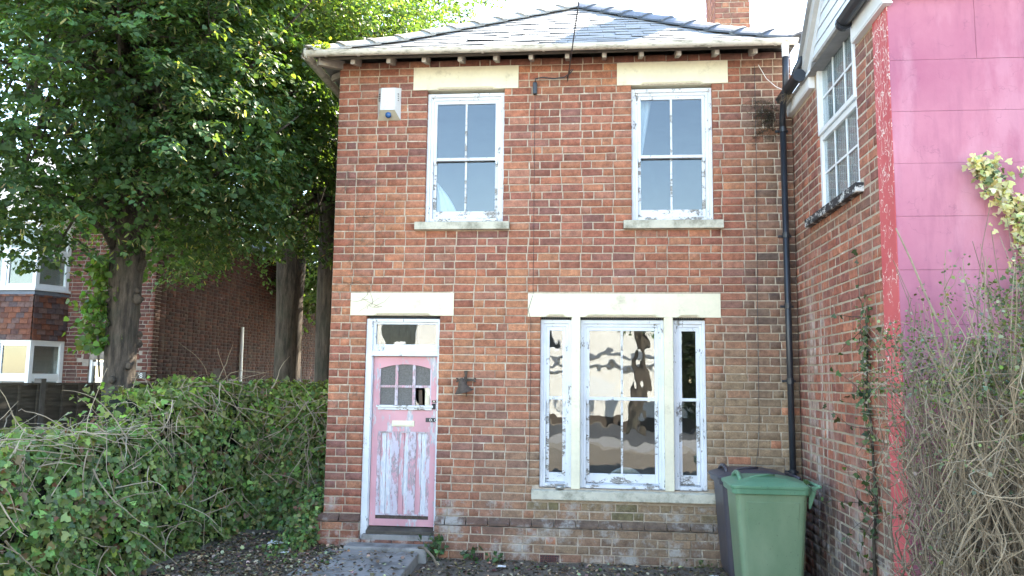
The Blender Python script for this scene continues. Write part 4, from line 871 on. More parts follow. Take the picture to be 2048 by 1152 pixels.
# ================================================================== NEIGHBOUR ON THE LEFT
nb = thing('tile_hung_house', (-10, 8, 0), 'brick house with white bay windows and tile hung apron behind the trees', 'house')
NX, NYf = -8.56, 6.1; NC = .075
BAYZ = [(.9, 2.57), (3.55, 4.85)]
nh = [(-13.6, -10.39, .6, 5.0), (-9.86, -8.92, 0, 2.22)]
nfw = wall_core('front_wall', nb, -14.5, NX-.012, -.3, 5.05, NYf+.008, NYf+.26, [nh[1], (-13.4, -10.6, .9, 4.85)], 'mortar_dark')
def nb_col(p, b):
    c = random.choice([(.14, .055, .042), (.12, .05, .045), (.17, .065, .045), (.10, .05, .045)]); s = random.uniform(.8, 1.2); return tuple(x*s for x in c)
acx, acz, ar = -9.39, 2.22, .47
nbk = [b for b in lay_bond(-14.5, NX, 0, 67, NC, .225, .1125, nh) if not (math.hypot(b[0]+b[2]/2-acx, b[1]+b[3]/2-acz) < ar+.13 and b[1] > 2.0)]
place_bricks(nfw, nbk, (0, NYf, 0), 0, .06, nb_col, 300)
nsw = MB().box(NX-.26, NX-.009, NYf+.27, 18, -.3, 5.05).build('side_wall', 'mortar_shaded', nb)
def nside_col(p, b): return tuple(x*.40 for x in nb_col(p, b))  # front brick colours darkened, the side wall's shade painted in
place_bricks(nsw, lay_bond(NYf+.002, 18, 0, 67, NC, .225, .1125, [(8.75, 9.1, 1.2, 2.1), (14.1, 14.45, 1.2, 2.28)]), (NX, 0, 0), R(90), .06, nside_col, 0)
for a_, b_, z1 in ((8.75, 9.1, 2.1), (14.1, 14.45, 2.28)):
    m = MB(); m.box(NX-.04, NX-.012, a_, a_+.05, 1.2, z1); m.box(NX-.04, NX-.012, b_-.05, b_, 1.2, z1); m.box(NX-.04, NX-.012, a_+.05, b_-.05, z1-.05, z1); m.box(NX-.04, NX-.012, a_+.05, b_-.05, 1.2, 1.25)
    wv = m.build('window', 'upvc', nb); MB().box(NX-.03, NX-.025, a_+.05, b_-.05, 1.25, z1-.05).build('pane', 'glass_new', wv)
MB().tube([(NX+.06, 10.08, .2), (NX+.06, 10.02, 3.13)], .04, n=8).build('waste_pipe', 'upvc', nb)
# arched doorway with its brick ring
m = MB(); n = 13
for i in range(n):
    a0, a1 = math.pi*i/n+.02, math.pi*(i+1)/n-.02; q = []
    for y in (NYf-.006, NYf+.06):
        for r in (ar, ar+.112):
            for aa in (a0, a1): q.append((acx+r*math.cos(aa), y, acz+r*math.sin(aa)))
    mm = MB(); mm.hexa([q[0], q[1], q[3], q[2]], [q[4], q[5], q[7], q[6]]); o = mm.build('arch_brick', 'brick', nb); o.color = (*nb_col(None, None), 1)
dr = MB(); ring = lambda r, y: [(acx+r*math.cos(t), y, acz+r*math.sin(t)) for t in np.linspace(0, math.pi, 15)]
dr.loft([ring(ar, NYf+.04)+[(acx-ar, NYf+.04, .1), (acx-ar+.06, NYf+.04, .1)]+ring(ar-.06, NYf+.04)[::-1]+[(acx+ar-.06, NYf+.04, .1), (acx+ar, NYf+.04, .1)], ring(ar, NYf+.12)+[(acx-ar, NYf+.12, .1), (acx-ar+.06, NYf+.12, .1)]+ring(ar-.06, NYf+.12)[::-1]+[(acx+ar-.06, NYf+.12, .1), (acx+ar, NYf+.12, .1)]])
nd = dr.build('door', 'upvc', nb)
m = MB(); m.box(acx-ar+.06, acx+ar-.06, NYf+.06, NYf+.10, 2.10, 2.18); m.box(acx-.20, acx-.15, NYf+.06, NYf+.10, .1, 2.10); m.build('door_rail', 'upvc', nd); m = MB(); m.add([(x, NYf+.09, z) for x, y, z in ring(ar-.05, 0)]+[(acx-ar+.05, NYf+.09, .1), (acx+ar-.05, NYf+.09, .1)], [tuple(range(17))]); o = m.build('pane', 'glass_new', nd); sdm = o.modifiers.new('solid', 'SOLIDIFY'); sdm.thickness = .005
MB().box(-9.0, -8.9, NYf-.02, NYf-.004, 1.88, 1.99).build('number_plate', 'black_plastic', nb); 
MB().box(-8.86, -8.64, NYf-.022, NYf-.004, 1.855, 1.99).build('number_plate', 'black_plastic', nb); text_mesh('98', .13, -8.835, NYf-.0235, 1.877, 'sign_white', nb)
# two-storey bay with white windows and hung tiles
BY = 5.50; bl, br_, wl_, wr_ = -13.3, -10.66, -13.7, -10.39
def bay_ring(z, o=0): return [(wl_-o, NYf, z), (bl-o*.6, BY-o, z), (br_+o*.6, BY-o, z), (wr_+o, NYf, z)]
def bay_window(z0, z1, open_left):
    wv = bpy.data.objects.new('bay_window', None); COL.objects.link(wv); wv.parent = nb; wv.matrix_parent_inverse = Matrix.Translation(-Vector(nb.location)); wv.location = (-12, 5.5, z0); bpy.context.view_layer.update()
    R_ = bay_ring(0); faces = [(R_[1], R_[2], 4), (R_[2], R_[3], 1)]
    for p, q, k in faces:
        p, q = Vector(p), Vector(q); d = (q-p); ln = d.length; d.normalize(); nrm = Vector((d.y, -d.x, 0))
        def bx(u0, u1, za, zb, y0, y1):
            f = lambda u, y, z: tuple(p+d*u+nrm*-y+Vector((0, 0, z))); return [f(u0, y0, za), f(u1, y0, za), f(u1, y1, za), f(u0, y1, za)], [f(u0, y0, zb), f(u1, y0, zb), f(u1, y1, zb), f(u0, y1, zb)]
        m = MB(); tz = z0+(z1-z0)*.56
        for i in range(k+1): u = ln*i/k; u = min(max(u, .035), ln-.035); m.hexa(*bx(u-.035, u+.035, z0, z1, 0, .07))
        for i in range(k):
            a_, b_ = ln*i/k+.036, ln*(i+1)/k-.036
            for za, zb in ((z0, z0+.06), (tz-.03, tz+.03), (z1-.06, z1)): m.hexa(*bx(a_, b_, za, zb, .002, .07))
            for za, zb in ((z0+.06, tz-.03), (tz+.03, z1-.06)):
                for u0, u1, zc, zd in ((a_, a_+.045, za, zb), (b_-.045, b_, za, zb), (a_+.045, b_-.045, za, za+.045), (a_+.045, b_-.045, zb-.045, zb)): m.hexa(*bx(u0, u1, zc, zd, .014, .06))
                mm = MB(); mm.hexa(*bx(a_+.045, b_-.045, za+.045, zb-.045, .032, .038)); mm.build('pane', 'glass_new', wv)
        m.build('window_frame', 'upvc', wv)
bay_window(.95, 2.57, True); bay_window(3.56, 4.86, False)
m = MB(); m.loft([bay_ring(.1), bay_ring(.95)]); m.build('bay_base', 'mortar_dark', nb); m = MB(); m.loft([bay_ring(4.86, .05), bay_ring(5.02, .05)]); m.build('bay_fascia', 'upvc', nb)
m = MB(); m.loft([bay_ring(2.57, -.03), bay_ring(3.50, -.03)]); m.build('apron_wall', 'lead', nb); m = MB(); m.loft([bay_ring(3.45, .035), bay_ring(3.56, .01)]); m.build('lead_flashing', 'lead', nb)
m = MB(); m.loft([bay_ring(3.53, .06), bay_ring(3.57, .06)]); m.build('bay_sill', 'upvc', nb)
apron = MB().box(-13, -10.9, 5.7, 6.0, 2.6, 3.4).build('apron_lining', 'room', nb)
R_ = bay_ring(0)
for p, q in ((R_[1], R_[2]), (R_[2], R_[3])):
    p, q = Vector(p), Vector(q); d = q-p; ln = d.length; d.normalize(); nrm = Vector((d.y, -d.x, 0))
    for j in range(9):
        z0 = 2.575+j*.105; u = -(j % 2)*.083
        while u < ln:
            a_, b_ = max(u+.002, 0), min(u+.163, ln); u += .165
            if b_-a_ < .03: continue
            f = lambda uu, y, z: tuple(p+d*uu+nrm*y+Vector((0, 0, z))); yo = .034+random.uniform(0, .006)
            m = MB(); m.hexa([f(a_, yo-.014, z0), f(b_, yo-.014, z0), f(b_, yo, z0), f(a_, yo, z0)], [f(a_, -.002, z0+.135), f(b_, -.002, z0+.135), f(b_, .012, z0+.135), f(a_, .012, z0+.135)])
            o = m.build('hanging_tile', 'clay', apron); cc = random.choice([(.14, .06, .045), (.20, .08, .05), (.10, .075, .08), (.16, .10, .09), (.10, .055, .05)]); o.color = (*cc, 1)
MB().box(-13.3, -10.8, 6.9, 7.0, 0, 4.9).build('room_wall', 'room', nb)
m = MB(); m.add([(-16, NYf-.7, 5.03), (NX+.35, NYf-.7, 5.03), (NX+.35, 18.4, 5.03), (-16, 18.4, 5.03), (-14, 9.5, 7.4), (-12, 9.5, 7.4), (-12, 15, 7.4), (-14, 15, 7.4)], [(0, 1, 5, 4), (1, 2, 6, 5), (2, 3, 7, 6), (3, 0, 4, 7), (4, 5, 6, 7), (3, 2, 1, 0)]); m.build('roof', 'slate', nb)
gutter((NX+.40, NYf-.7, 5.03), (NX+.40, 18.4, 5.03), 'black_plastic', .06, 'gutter', nb)

# ================================================================== FENCE
fe = thing('panel_fence', (-7, 4, 0), 'dark timber panel fence with grey posts behind the ivy hedge', 'fence')
FX = -7.0; y = -3.0+.13
ys = [.80-1.83*2+1.83*i for i in range(9)]
for i, y in enumerate(ys):
    MB().box(FX-.05, FX+.05, y-.05, y+.05, -.1, 1.87).build('post', 'post', fe, bev=.006)
    if i == len(ys)-1: break
    ya, yb = y+.052, y+1.83-.052
    for k in range(12):
        z0 = .12+k*.138; m = MB(); wv = [random.uniform(-.008, .008) for _ in range(2)]
        m.hexa([(FX-.004, ya, z0+wv[0]), (FX+.020, ya, z0+wv[0]), (FX+.020, yb, z0+wv[1]), (FX-.004, yb, z0+wv[1])], [(FX-.012, ya, z0+.150), (FX-.004, ya, z0+.150), (FX-.004, yb, z0+.150), (FX-.012, yb, z0+.150)]); m.build('board', 'wood_dark', fe)
    for k in range(6):
        yy = ya+.02+(yb-ya-.04)*k/5; MB().box(FX+.021, FX+.042, yy-.018, yy+.018, .10, 1.79).build('batten', 'wood_dark', fe)
    MB().box(FX-.02, FX+.045, ya, yb, 1.79, 1.815).build('capping', 'wood_dark', fe)

# ================================================================== TREES
def tree(loc, rad, h0, centre, radii, nclump, per, label, seed, lean=(0, 0), leafsize=.052, clip=None, base=(.064, .122, .050), knobs=True):
    global rng
    rng = np.random.default_rng(seed); random.seed(seed)
    t = thing('lime_tree', loc, label, 'tree', 'lime trees in a row between hedge and fence'); L0 = Vector(loc)
    m = MB(); rings = []; nz = 22; ns = 16
    for j in range(nz+1):
        s = j/nz; z = -.1+(h0+1.2)*s; r = rad*(1.25-.35*min(1, s*4)+.10*s+.9*max(0, s-.62)**1.3); c = (L0.x+lean[0]*s, L0.y+lean[1]*s)
        rings.append([(c[0]+r*(1+.12*noise.noise((math.cos(a)*1.5, math.sin(a)*1.5, z*.8+seed))+.05*noise.noise((math.cos(a)*5, math.sin(a)*5, z*2+seed)))*math.cos(a), c[1]+r*(1+.12*noise.noise((math.cos(a)*1.5+9, math.sin(a)*1.5, z*.8+seed)))*math.sin(a), L0.z+z) for a in np.linspace(0, 2*math.pi, ns+1)[:-1]])
    m.loft(rings)
    if knobs:
        for i in range(26):
            a = random.uniform(0, 2*math.pi); z = random.uniform(.9, h0); r = rad*random.uniform(.93, 1.02); k = random.uniform(.03, .075)
            m.lathe([(.001, -k), (k*.8, -k*.6), (k, 0), (k*.7, k*.7), (.001, k)], (L0.x+r*math.cos(a), L0.y+r*math.sin(a), L0.z+z), 7)
    m.build('trunk', 'bark', t, smooth=True)
    C = Vector(centre); Rr = Vector(radii); cl = []
    tries = 0
    while len(cl) < nclump and tries < nclump*40:
        tries += 1
        v = Vector((random.gauss(0, 1), random.gauss(0, 1), random.gauss(0, 1))).normalized(); r = random.random()**.42
        p = C+Vector((v.x*Rr.x, v.y*Rr.y, v.z*Rr.z))*r
        q = noise.noise((p.x*.55+seed, p.y*.55, p.z*.55))
        if q < -.22: continue
        if clip and not clip(p): continue
        cl.append((p, r, v))
    m = MB(); top = L0+Vector((lean[0], lean[1], h0+.6))
    for p, r, v in cl[::4]:
        b0 = top+Vector((0, 0, random.uniform(-.6, (C.z+Rr.z*.55-top.z)))); b0.x += random.gauss(0, .08); b0.y += random.gauss(0, .08)
        mid = b0.lerp(p, .5)+Vector((random.gauss(0, .2), random.gauss(0, .2), random.uniform(.0, .4))); m.tube([b0, b0.lerp(mid, .5)+Vector((0, 0, .1)), mid, mid.lerp(p, .6), p], .05*random.uniform(.5, 1.2), .008, 5)
    m.tube([top-Vector((0, 0, .8)), top, C+Vector((0, 0, Rr.z*.2)), C+Vector((0, 0, Rr.z*.85))], rad*.8, .03, 8); m.build('limb', 'bark', t, smooth=True)
    Ps, Ds, Ns, Ss, Cs = [], [], [], [], []; BP, BD = [], []
    for p, r, v in cl:
        n = int(per*random.uniform(.6, 1.4)); sp = random.uniform(.24, .46)
        ks = 6; sid = rng.integers(0, ks, n); vh = np.array((v.x, v.y, .25*v.z)); sd_ = rng.normal(size=(ks, 3))*np.array((.8, .8, .25))+vh*.9; sd_ /= np.linalg.norm(sd_, axis=1, keepdims=True)
        so = rng.normal(size=(ks, 3))*np.array((sp*.5, sp*.5, sp*.55)); ln = rng.uniform(.45, .95, ks); s_ = rng.random(n)**.8*ln[sid]; side = np.cross(sd_, (0, 0, 1)); side /= np.linalg.norm(side, axis=1, keepdims=True)+1e-6
        lat = rng.normal(size=n)*.075*(1.2-s_*.6); o = so[sid]+sd_[sid]*s_[:, None]+side[sid]*lat[:, None]; o[:, 2] -= .42*s_**2+abs(lat)*.35; o += rng.normal(size=(n, 3))*.022
        Ps.append(np.array(p)+o); d = sd_[sid]*.7+side[sid]*(np.sign(lat)*.75)[:, None]+rng.normal(size=(n, 3))*.28; d[:, 2] -= .55
        Ds.append(d); nn = rng.normal(size=(n, 3))*.30+vh*.30; nn[:, 2] += 1.0; Ns.append(nn); Ss.append(leafsize*np.exp(rng.normal(size=n)*.28))
        f = math.exp(random.gauss(0, .30)); Cs.append(vary(np.array(base)*f, n, .15, .08))
        if random.random() < .55:
            nb_ = n//7; k = rng.integers(0, n, nb_); BP.append(Ps[-1][k]); BD.append(rng.normal(size=(nb_, 3))*.5+np.array([0, 0, -.6]))
    P, D, Nn, S, Cc = map(np.concatenate, (Ps, Ds, Ns, Ss, Cs))
    if clip: k = np.array([clip(Vector(q)) for q in P]); P, D, Nn, S, Cc = P[k], D[k], Nn[k], S[k], Cc[k]
    cr_ = leaf_obj('crown', t, P, D, Nn, S, Cc)
    if BP:
        P = np.concatenate(BP); D = np.concatenate(BD); n = len(P)
        if clip: k = np.array([clip(Vector(q)) for q in P]); P, D = P[k], D[k]; n = len(P)
        leaf_obj('bract', t, P, D, rnd(n), rng.uniform(.06, .10, n), vary((.25, .28, .13), n, .2), 'bract')
    return t
def clear_house(p):
    if p.y > -.9 and p.x > -3.36 and p.z < 6.4+max(0, (p.x+3.2)): return False
    if p.y <= -.9 and p.x > -3.05+(p.y+.9)*.30: return False
    return True
def clip1(p):
    if not clear_house(p): return False
    low = 3.12+.55*noise.noise((p.x*.9, p.y*.9, 1.0))+.25*noise.noise((p.x*2.6, p.y*2.6, 4.0))+.40*sstep(-5.4, -4.2, p.x)+.22*sstep(-5.8, -6.3, p.x)
    if p.x < -6.15 and 4.7 < p.z < 6.5 and noise.noise((p.x*2.1, p.y*2.1, p.z*2.1)) < .22: return False
    return p.z > low
tree((-5.385, -.10, .05), .178, 3.2, (-5.7, -.1, 6.3), (3.3, 2.7, 3.6), 760, 250, 'lime tree with burred trunk standing behind the ivy hedge', 11, clip=clip1)
tree((-5.46, 5.2, .05), .25, 4.0, (-5.7, 5.4, 7.8), (3.5, 3.2, 4.6), 600, 170, 'lime tree with dark straight trunk between the fence and the house flank', 23, clip=lambda p: clear_house(p) and p.z > 3.45+.3*noise.noise((p.x, p.y, 3)), knobs=False)
tree((-3.98, 3.0, .05), .19, 4.0, (-4.5, 2.6, 6.8), (1.7, 2.4, 3.4), 300, 150, 'slim lime tree close to the flank of the derelict house', 37, clip=lambda p: clear_house(p) and p.z > 3.6+.3*noise.noise((p.x, p.y, 5)), knobs=False)
tree((-4.6, 9.4, .05), .25, 4.2, (-4.8, 9.6, 9.0), (3.3, 3.0, 4.0), 380, 140, 'tall lime tree rising above the slate roof', 41, clip=lambda p: clear_house(p) and not (p.x > -3.4 and p.z < 8.4), knobs=False)
tree((-5.4, 13.8, .05), .25, 4.2, (-6.2, 13.6, 7.2), (3.6, 3.3, 4.4), 420, 130, 'added lime tree behind the house shading the neighbour side wall', 43, leafsize=.10, knobs=False)  # added to cast shade on the neighbour's side wall
tree((-5.4, 18.0, .05), .25, 4.2, (-5.9, 17.8, 8.0), (3.4, 3.3, 4.4), 320, 100, 'added farthest lime tree shading the neighbour side wall', 47, leafsize=.11, knobs=False)  # also added for shade on the neighbour's side wall
random.seed(5); rng = np.random.default_rng(5)
# young growth up the trunk
sp = thing('trunk_shoots', (-5.5, -.2, 2.2), 'leafy green shoots growing up the burred lime trunk', 'shoots'); n = 700
zz = rng.uniform(2.2, 3.3, n); P = np.c_[rng.normal(-5.62, .10, n), rng.normal(-.22, .12, n), zz]; leaf_obj('foliage', sp, P, rnd(n)*.6+(-.3, -.3, -.5), rnd(n)+(-.3, -.6, .6), rng.uniform(.05, .085, n), vary((.08, .15, .04), n, .25))
m = MB(); m.tube([(-5.5, -.3, 1.9), (-5.6, -.26, 2.5), (-5.63, -.22, 3.2)], .012, n=5); m.build('stem', 'bark', sp)

# ================================================================== IVY HEDGE
hg = thing('ivy_hedge', (-4.5, -1, 0), 'overgrown ivy hedge with bare trailing stems beside the house', 'hedge')
HX = lambda y: -4.18+.10*noise.noise((y*.8, 2.2, 0))+.04*math.sin(y*1.3)
def HT(y, x=0): return 1.47+.29*sstep(-1.35, -1.0, y)+.15*noise.noise((y*1.3, 5.5, 0))+.09*noise.noise((y*3.7, 1, 0))
hedge_core = MB(); rings = []
yy = np.linspace(-5.6, 1.5, 60)
for y in yy:
    z1 = HT(y)-.09; x1 = HX(y)-.10; x0 = -5.02; b = lambda i: .05*noise.noise((y*3, i*1.7, 4))
    rings.append([(x0, y, -.1), (x1+.06+b(1), y, -.1), (x1-.03+b(2), y, z1*.45), (x1-.02+b(3), y, z1*.8), (x1-.14, y, z1+b(4)), (x0+.12, y, z1+b(5)), (x0, y, z1*.8)])
hedge_core.loft(rings)
def YB(x): return .85+.12*noise.noise((x*2, 0, 7))
rings = []
for x in np.linspace(-4.5, -2.99, 24):
    y0 = YB(x)+.10; z1 = 1.78+.10*noise.noise((x*2.2, 3, 1))-.10; rings.append([(x, 1.6, -.1), (x, y0-.04, -.1), (x, y0+.03*noise.noise((x*5, 1, 1)), z1*.5), (x, y0+.05, z1*.85), (x, y0+.15, z1), (x, 1.6, z1)])
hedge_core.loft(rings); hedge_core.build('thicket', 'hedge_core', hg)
P, D, Nn, S = [], [], [], []
n1 = 17000
y = rng.uniform(-4.6, 1.2, n1); top = rng.random(n1) < .24
for i in range(n1):
    yi = y[i]; zt = HT(yi)
    if top[i]: x = HX(yi)-.12-abs(rng.normal(0, .35)); z = zt+rng.normal(0, .045)-.03; nn = (.2, -.2, 1)
    else:
        z = rng.uniform(.02, zt); f = z/zt; x = HX(yi)+.05*math.sin(f*3)+.20*noise.noise((yi*1.9, z*1.9, 3))+.10*noise.noise((yi*5, z*5, 8))-.10*f*f+rng.normal(0, .03); nn = (1, -.45, .35)
    P.append((x, yi, z)); Nn.append(nn); S.append(rng.uniform(.035, .085))
n2 = 8500
for i in range(n2):
    x = rng.uniform(-4.4, -2.97); zt = 1.78+.10*noise.noise((x*2.2, 3, 1))
    if rng.random() < .2: z = zt+rng.normal(0, .05); yv = YB(x)+abs(rng.normal(0, .3)); nn = (.1, -.2, 1)
    else:
        z = rng.uniform(.02, zt); yv = YB(x)-.12*sstep(1.2, .2, z)-.06*noise.noise((x*4, z*4, 2))+rng.normal(0, .035)
        if x > -3.35: yv -= .75*sstep(.9, .25, z)*sstep(-3.5, -3.05, x)
        nn = (.15, -1, .35)
    P.append((x, yv, z)); Nn.append(nn); S.append(rng.uniform(.035, .085))
n3 = 1700      # ivy spilling on the ground at the corner
for i in range(n3):
    x = rng.normal(-3.12, .13); yv = rng.normal(.0, .28); z = max(.08, .62-1.1*abs(x+3.1)-.6*abs(yv))*rng.random()+.08
    P.append((min(x, -3.0), yv, z)); Nn.append((.2, -.7, .8)); S.append(rng.uniform(.03, .06))
P = np.array(P); n = len(P); Nn = np.array(Nn, float)+rnd(n, .42); D = rnd(n, .7)+np.array((.15, -.15, -.75)); C = vary((.108, .172, .056), n, .40, .13)
hi = P[:, 2] > 1.35; C[hi] *= np.array((1.35, 1.25, 1.0)); pale = rng.random(n) < .10; C[pale] = vary((.21, .25, .08), pale.sum(), .25)  # upper leaves brightened: sunlight on the hedge top put into their colour
dead = (rng.random(n) < .05); C[dead] = vary((.16, .10, .055), dead.sum(), .3)
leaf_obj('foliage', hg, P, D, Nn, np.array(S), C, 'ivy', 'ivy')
m = MB(); m2 = MB()
for i in range(400):
    if i % 3:
        yv = random.uniform(-4.3, 1.0); zt = HT(yv); z = random.uniform(.3, zt+.02) if i % 5 else zt+.02; x = HX(yv)+.05
        if random.random() < .25: x -= random.uniform(.1, .6); z = zt+.03
        pth = twig_path((x, yv, z), (random.gauss(.1, .25), random.gauss(.1, .8), random.gauss(-.35, .7)), random.uniform(.2, .75), 8, .55, .10)
        pth = [Vector((max(p.x, HX(p.y)+.015) if p.z < HT(p.y)-.08 else p.x, p.y, max(p.z, .05))) for p in pth]
    else:
        x = random.uniform(-4.2, -3.0); z = random.uniform(.3, 1.8)
        pth = twig_path((x, YB(x)-.06, z), (random.gauss(0, .6), random.gauss(-.2, .2), random.gauss(-.3, .8)), random.uniform(.2, .7), 8, .55, .10); pth = [Vector((min(p.x, -3.02), min(p.y, YB(p.x)-.04), max(p.z, .05))) for p in pth]
    (m if random.random() < .6 else m2).tube(pth, random.uniform(.0035, .0085), .0018, 4)
m.build('stem', 'twig_pale', hg); m2.build('stem', 'stem_pale', hg)
# sprays of dead stalks lying along the top
m = MB()
for i in range(150):
    yv = random.uniform(-3.6, -1.1); m.tube(twig_path((HX(yv)-random.uniform(-.02, .5), yv, HT(yv)+random.uniform(-.06, .06)), (random.gauss(.3, .6), random.gauss(.3, .8), random.gauss(.05, .35)), random.uniform(.10, .40), 5, .5, .1), .0035, .0012, 3)
m.build('dead_stalk', 'stem_pale', hg)

# ================================================================== BARE SHRUB AND CLIMBERS ON THE RIGHT
sh = thing('bare_shrub', (2.75, -3.65, .1), 'tangled shrub of bare brown stems against the pink wall', 'shrub')
mA, mB = MB(), MB(); tips = []
for i in range(820):
    bx_, by_ = random.gauss(2.80, .34), random.gauss(-3.62, .24); by_ = min(by_, -3.1)
    a = random.gauss(-.15, .55); d = (math.sin(a)*random.uniform(.3, 1.0), random.gauss(-.1, .35), 1)
    ln = random.uniform(1.1, 2.75)*(1-.28*max(0, -a)); pth = twig_path((bx_, by_, random.uniform(.05, .5)), d, ln, 10, .42, -.02)
    pth = [Vector((max(p.x, 1.95+.12*abs(math.sin(p.z*7+i))), min(p.y, RYC-.05), max(p.z, .05))) for p in pth]
    r = random.uniform(.0035, .011)*random.uniform(.7, 1.1); (mA if i % 2 else mB).tube(pth, r, .002, 4)
    for k in range(4):
        j = random.randrange(3, 10); dd = Vector((random.gauss(0, .7), random.gauss(0, .5), random.gauss(.25, .6))); q = twig_path(pth[j], dd, random.uniform(.15, .6), 6, .6, .0)
        q = [Vector((max(p.x, 1.84+.1*abs(math.sin(p.z*9+k))), min(p.y, RYC-.04), p.z)) for p in q]; (mA if k % 2 else mB).tube(q, .0035, .0012, 3); tips.append(q)
for i in range(22):       # arching sprays reaching towards the brick wall
    p0 = (random.gauss(2.35, .12), random.gauss(-3.4, .12), random.uniform(1.55, 2.25)); q = twig_path(p0, (-1, random.gauss(.15, .3), random.gauss(.1, .5)), random.uniform(.3, .85), 8, .5, .05)
    q = [Vector((p.x, min(p.y, RYC-.03) if p.x > RX-.02 else p.y, p.z)) for p in q]; mB.tube(q, .004, .0012, 4); tips.append(q)
for p0, d, ln in (((2.72, -3.45, 1.25), (-.62, .1, .50), 1.05), ((2.6, -3.55, .9), (-.30, 0, .95), 1.5), ((2.75, -3.5, 1.0), (-.25, .1, 1), 2.1)): mB.tube(twig_path(p0, d, ln, 9, .15), .013, .005, 6)
mA.build('stem', 'twig', sh); mB.build('stem', 'twig_pale', sh)
P, S = [], []
for q in tips:
    for p in q[1:]:
        hgt = p.z
        k = 3 if hgt > 1.85 else 1 if hgt > 1.45 and random.random() < .5 else (1 if random.random() < .06 else 0)
        if p.x > 2.40 and hgt > 1.85: k += 9
        for _ in range(k): P.append((p.x+random.gauss(0, .035), p.y+random.gauss(0, .035), p.z+random.gauss(0, .035))); S.append(random.uniform(.012, .026))
P = np.array(P); P[:, 1] = np.minimum(P[:, 1], RYC-.02); n = len(P); C = vary((.10, .13, .06), n, .35, .12); gr = rng.random(n) < .4; C[gr] = vary((.17, .20, .14), gr.sum(), .25)
leaf_obj('foliage', sh, P, rnd(n), rnd(n)+(0, -.5, .5), np.array(S), C)
iv = thing('pale_ivy', (2.95, -2.9, 3.1), 'pale variegated ivy spray hanging across the pink wall', 'ivy'); P = []
m = MB(); spine = [Vector((3.45, -2.93, 2.75)), Vector((3.15, -2.94, 2.95)), Vector((2.98, -2.95, 3.22)), Vector((2.86, -2.95, 3.40)), Vector((2.75, -2.95, 3.53))]; m.tube(spine, .01, .004, 5)
for i in range(len(spine)-1):
    a, b = spine[i], spine[i+1]
    for k in range(260 if i < 2 else 130):
        s = random.random(); p = a.lerp(b, s); w_ = .10 if i == 0 else .085-.018*i; P.append((p.x+random.gauss(0, w_), -2.93-abs(random.gauss(0, .045)), p.z+random.gauss(0, w_)))
for k in range(60): P.append((random.gauss(2.86, .05), -2.93-abs(random.gauss(0, .03)), random.gauss(3.50, .05)))
for k in range(260): P.append((random.gauss(3.2, .12), -2.94-abs(random.gauss(0, .05)), random.gauss(2.55, .15)))
for k in range(8): P.append((random.gauss(3.1, .02), -2.94, random.gauss(3.47, .02)))
P = np.array(P); P[:, 0] = np.maximum(P[:, 0], RX+.05); n = len(P); C = vary((.46, .46, .26), n, .22, .08); k = (P[:, 2] < 2.72) | (rng.random(n) < .15); C[k] = vary((.10, .15, .06), k.sum(), .3)
m.build('stem', 'twig', iv); leaf_obj('foliage', iv, P, rnd(n, .6)+(-.3, -.3, -.6), rnd(n, .5)+(0, -1, .4), rng.uniform(.032, .058, n), C, 'ivy', 'ivy')
cl_ = thing('wall_climber', (RX-.02, -2.25, .1), 'straggling dark ivy stem climbing the side wall by the red strip', 'climber'); m = MB(); P = []
pth = [Vector((RX-.025, -2.24+.05*math.sin(z*4)+.02*math.sin(z*11), z)) for z in np.linspace(.05, 2.45, 26)]; m.tube(pth, .016, .006, 6)
for p in pth:
    for _ in range(9 if p.z > 1.6 else 4): P.append((RX-.03-abs(random.gauss(0, .02)), p.y+random.gauss(0, .05), p.z+random.gauss(0, .05)))
for k in range(26):
    p = random.choice(pth); q = twig_path(p, (-.25, random.gauss(.3, .9), random.gauss(.1, .6)), random.uniform(.2, .7), 7, .5); q = [Vector((min(v.x, RX-.012), v.y, v.z)) for v in q]; m.tube(q, .004, .0012, 3)
    for v in q[2:]:
        if random.random() < .5: P.append((v.x-.01, v.y, v.z))
m.build('stem', 'bark', cl_); P = np.array(P); n = len(P); leaf_obj('foliage', cl_, P, rnd(n, .5)+(0, 0, -.6), rnd(n, .4)+(-1, -.3, .4), rng.uniform(.03, .065, n), vary((.05, .085, .035), n, .3), 'ivy', 'ivy')

# ================================================================== LITTER, WEEDS
def on_ground(n, x0, x1, y0, y1): 
    x = rng.uniform(x0, x1, n); y = rng.uniform(y0, y1, n); z = np.array([ground_z(a, b)+.006+(.112-ground_z(a, b) if (-2.76 < a < -1.76 and -3.5 < b < -.32) else 0) for a, b in zip(x, y)]); return np.c_[x, y, z]
P = np.r_[on_ground(5200, -4.1, -2.55, -2.2, .4), on_ground(4200, -1.75, 2.1, -2.2, -.07), on_ground(220, -2.75, -1.8, -2.2, -.35)]; n = len(P)
C = vary((.16, .115, .072), n, .5, .12); k = rng.random(n) < .26; C[k] = vary((.46, .38, .26), k.sum(), .25); k = rng.random(n) < .06; C[k] = vary((.06, .10, .035), k.sum(), .3); k = rng.random(n) < .3; C[k] = vary((.07, .055, .042), k.sum(), .3)
tag(leaf_obj('leaf_litter', None, P, rnd(n)*(1, 1, .25), rnd(n, .35)+(0, 0, 1), rng.uniform(.015, .05, n), C, 'lime', 'litter'), 'dry leaves and scraps scattered over the dark soil', 'litter', kind='stuff')
m = MB()
for p in on_ground(420, -4.0, 2.1, -2.0, -.08): m.tube(twig_path(p+(0, 0, .008), (random.gauss(0, 1), random.gauss(0, 1), random.uniform(0, .25)), random.uniform(.05, .22), 3, .3), .0028, .0012, 3)
tag(m.build('twig_litter', 'twig'), 'thin broken twigs strewn on the soil', 'twigs', kind='stuff')
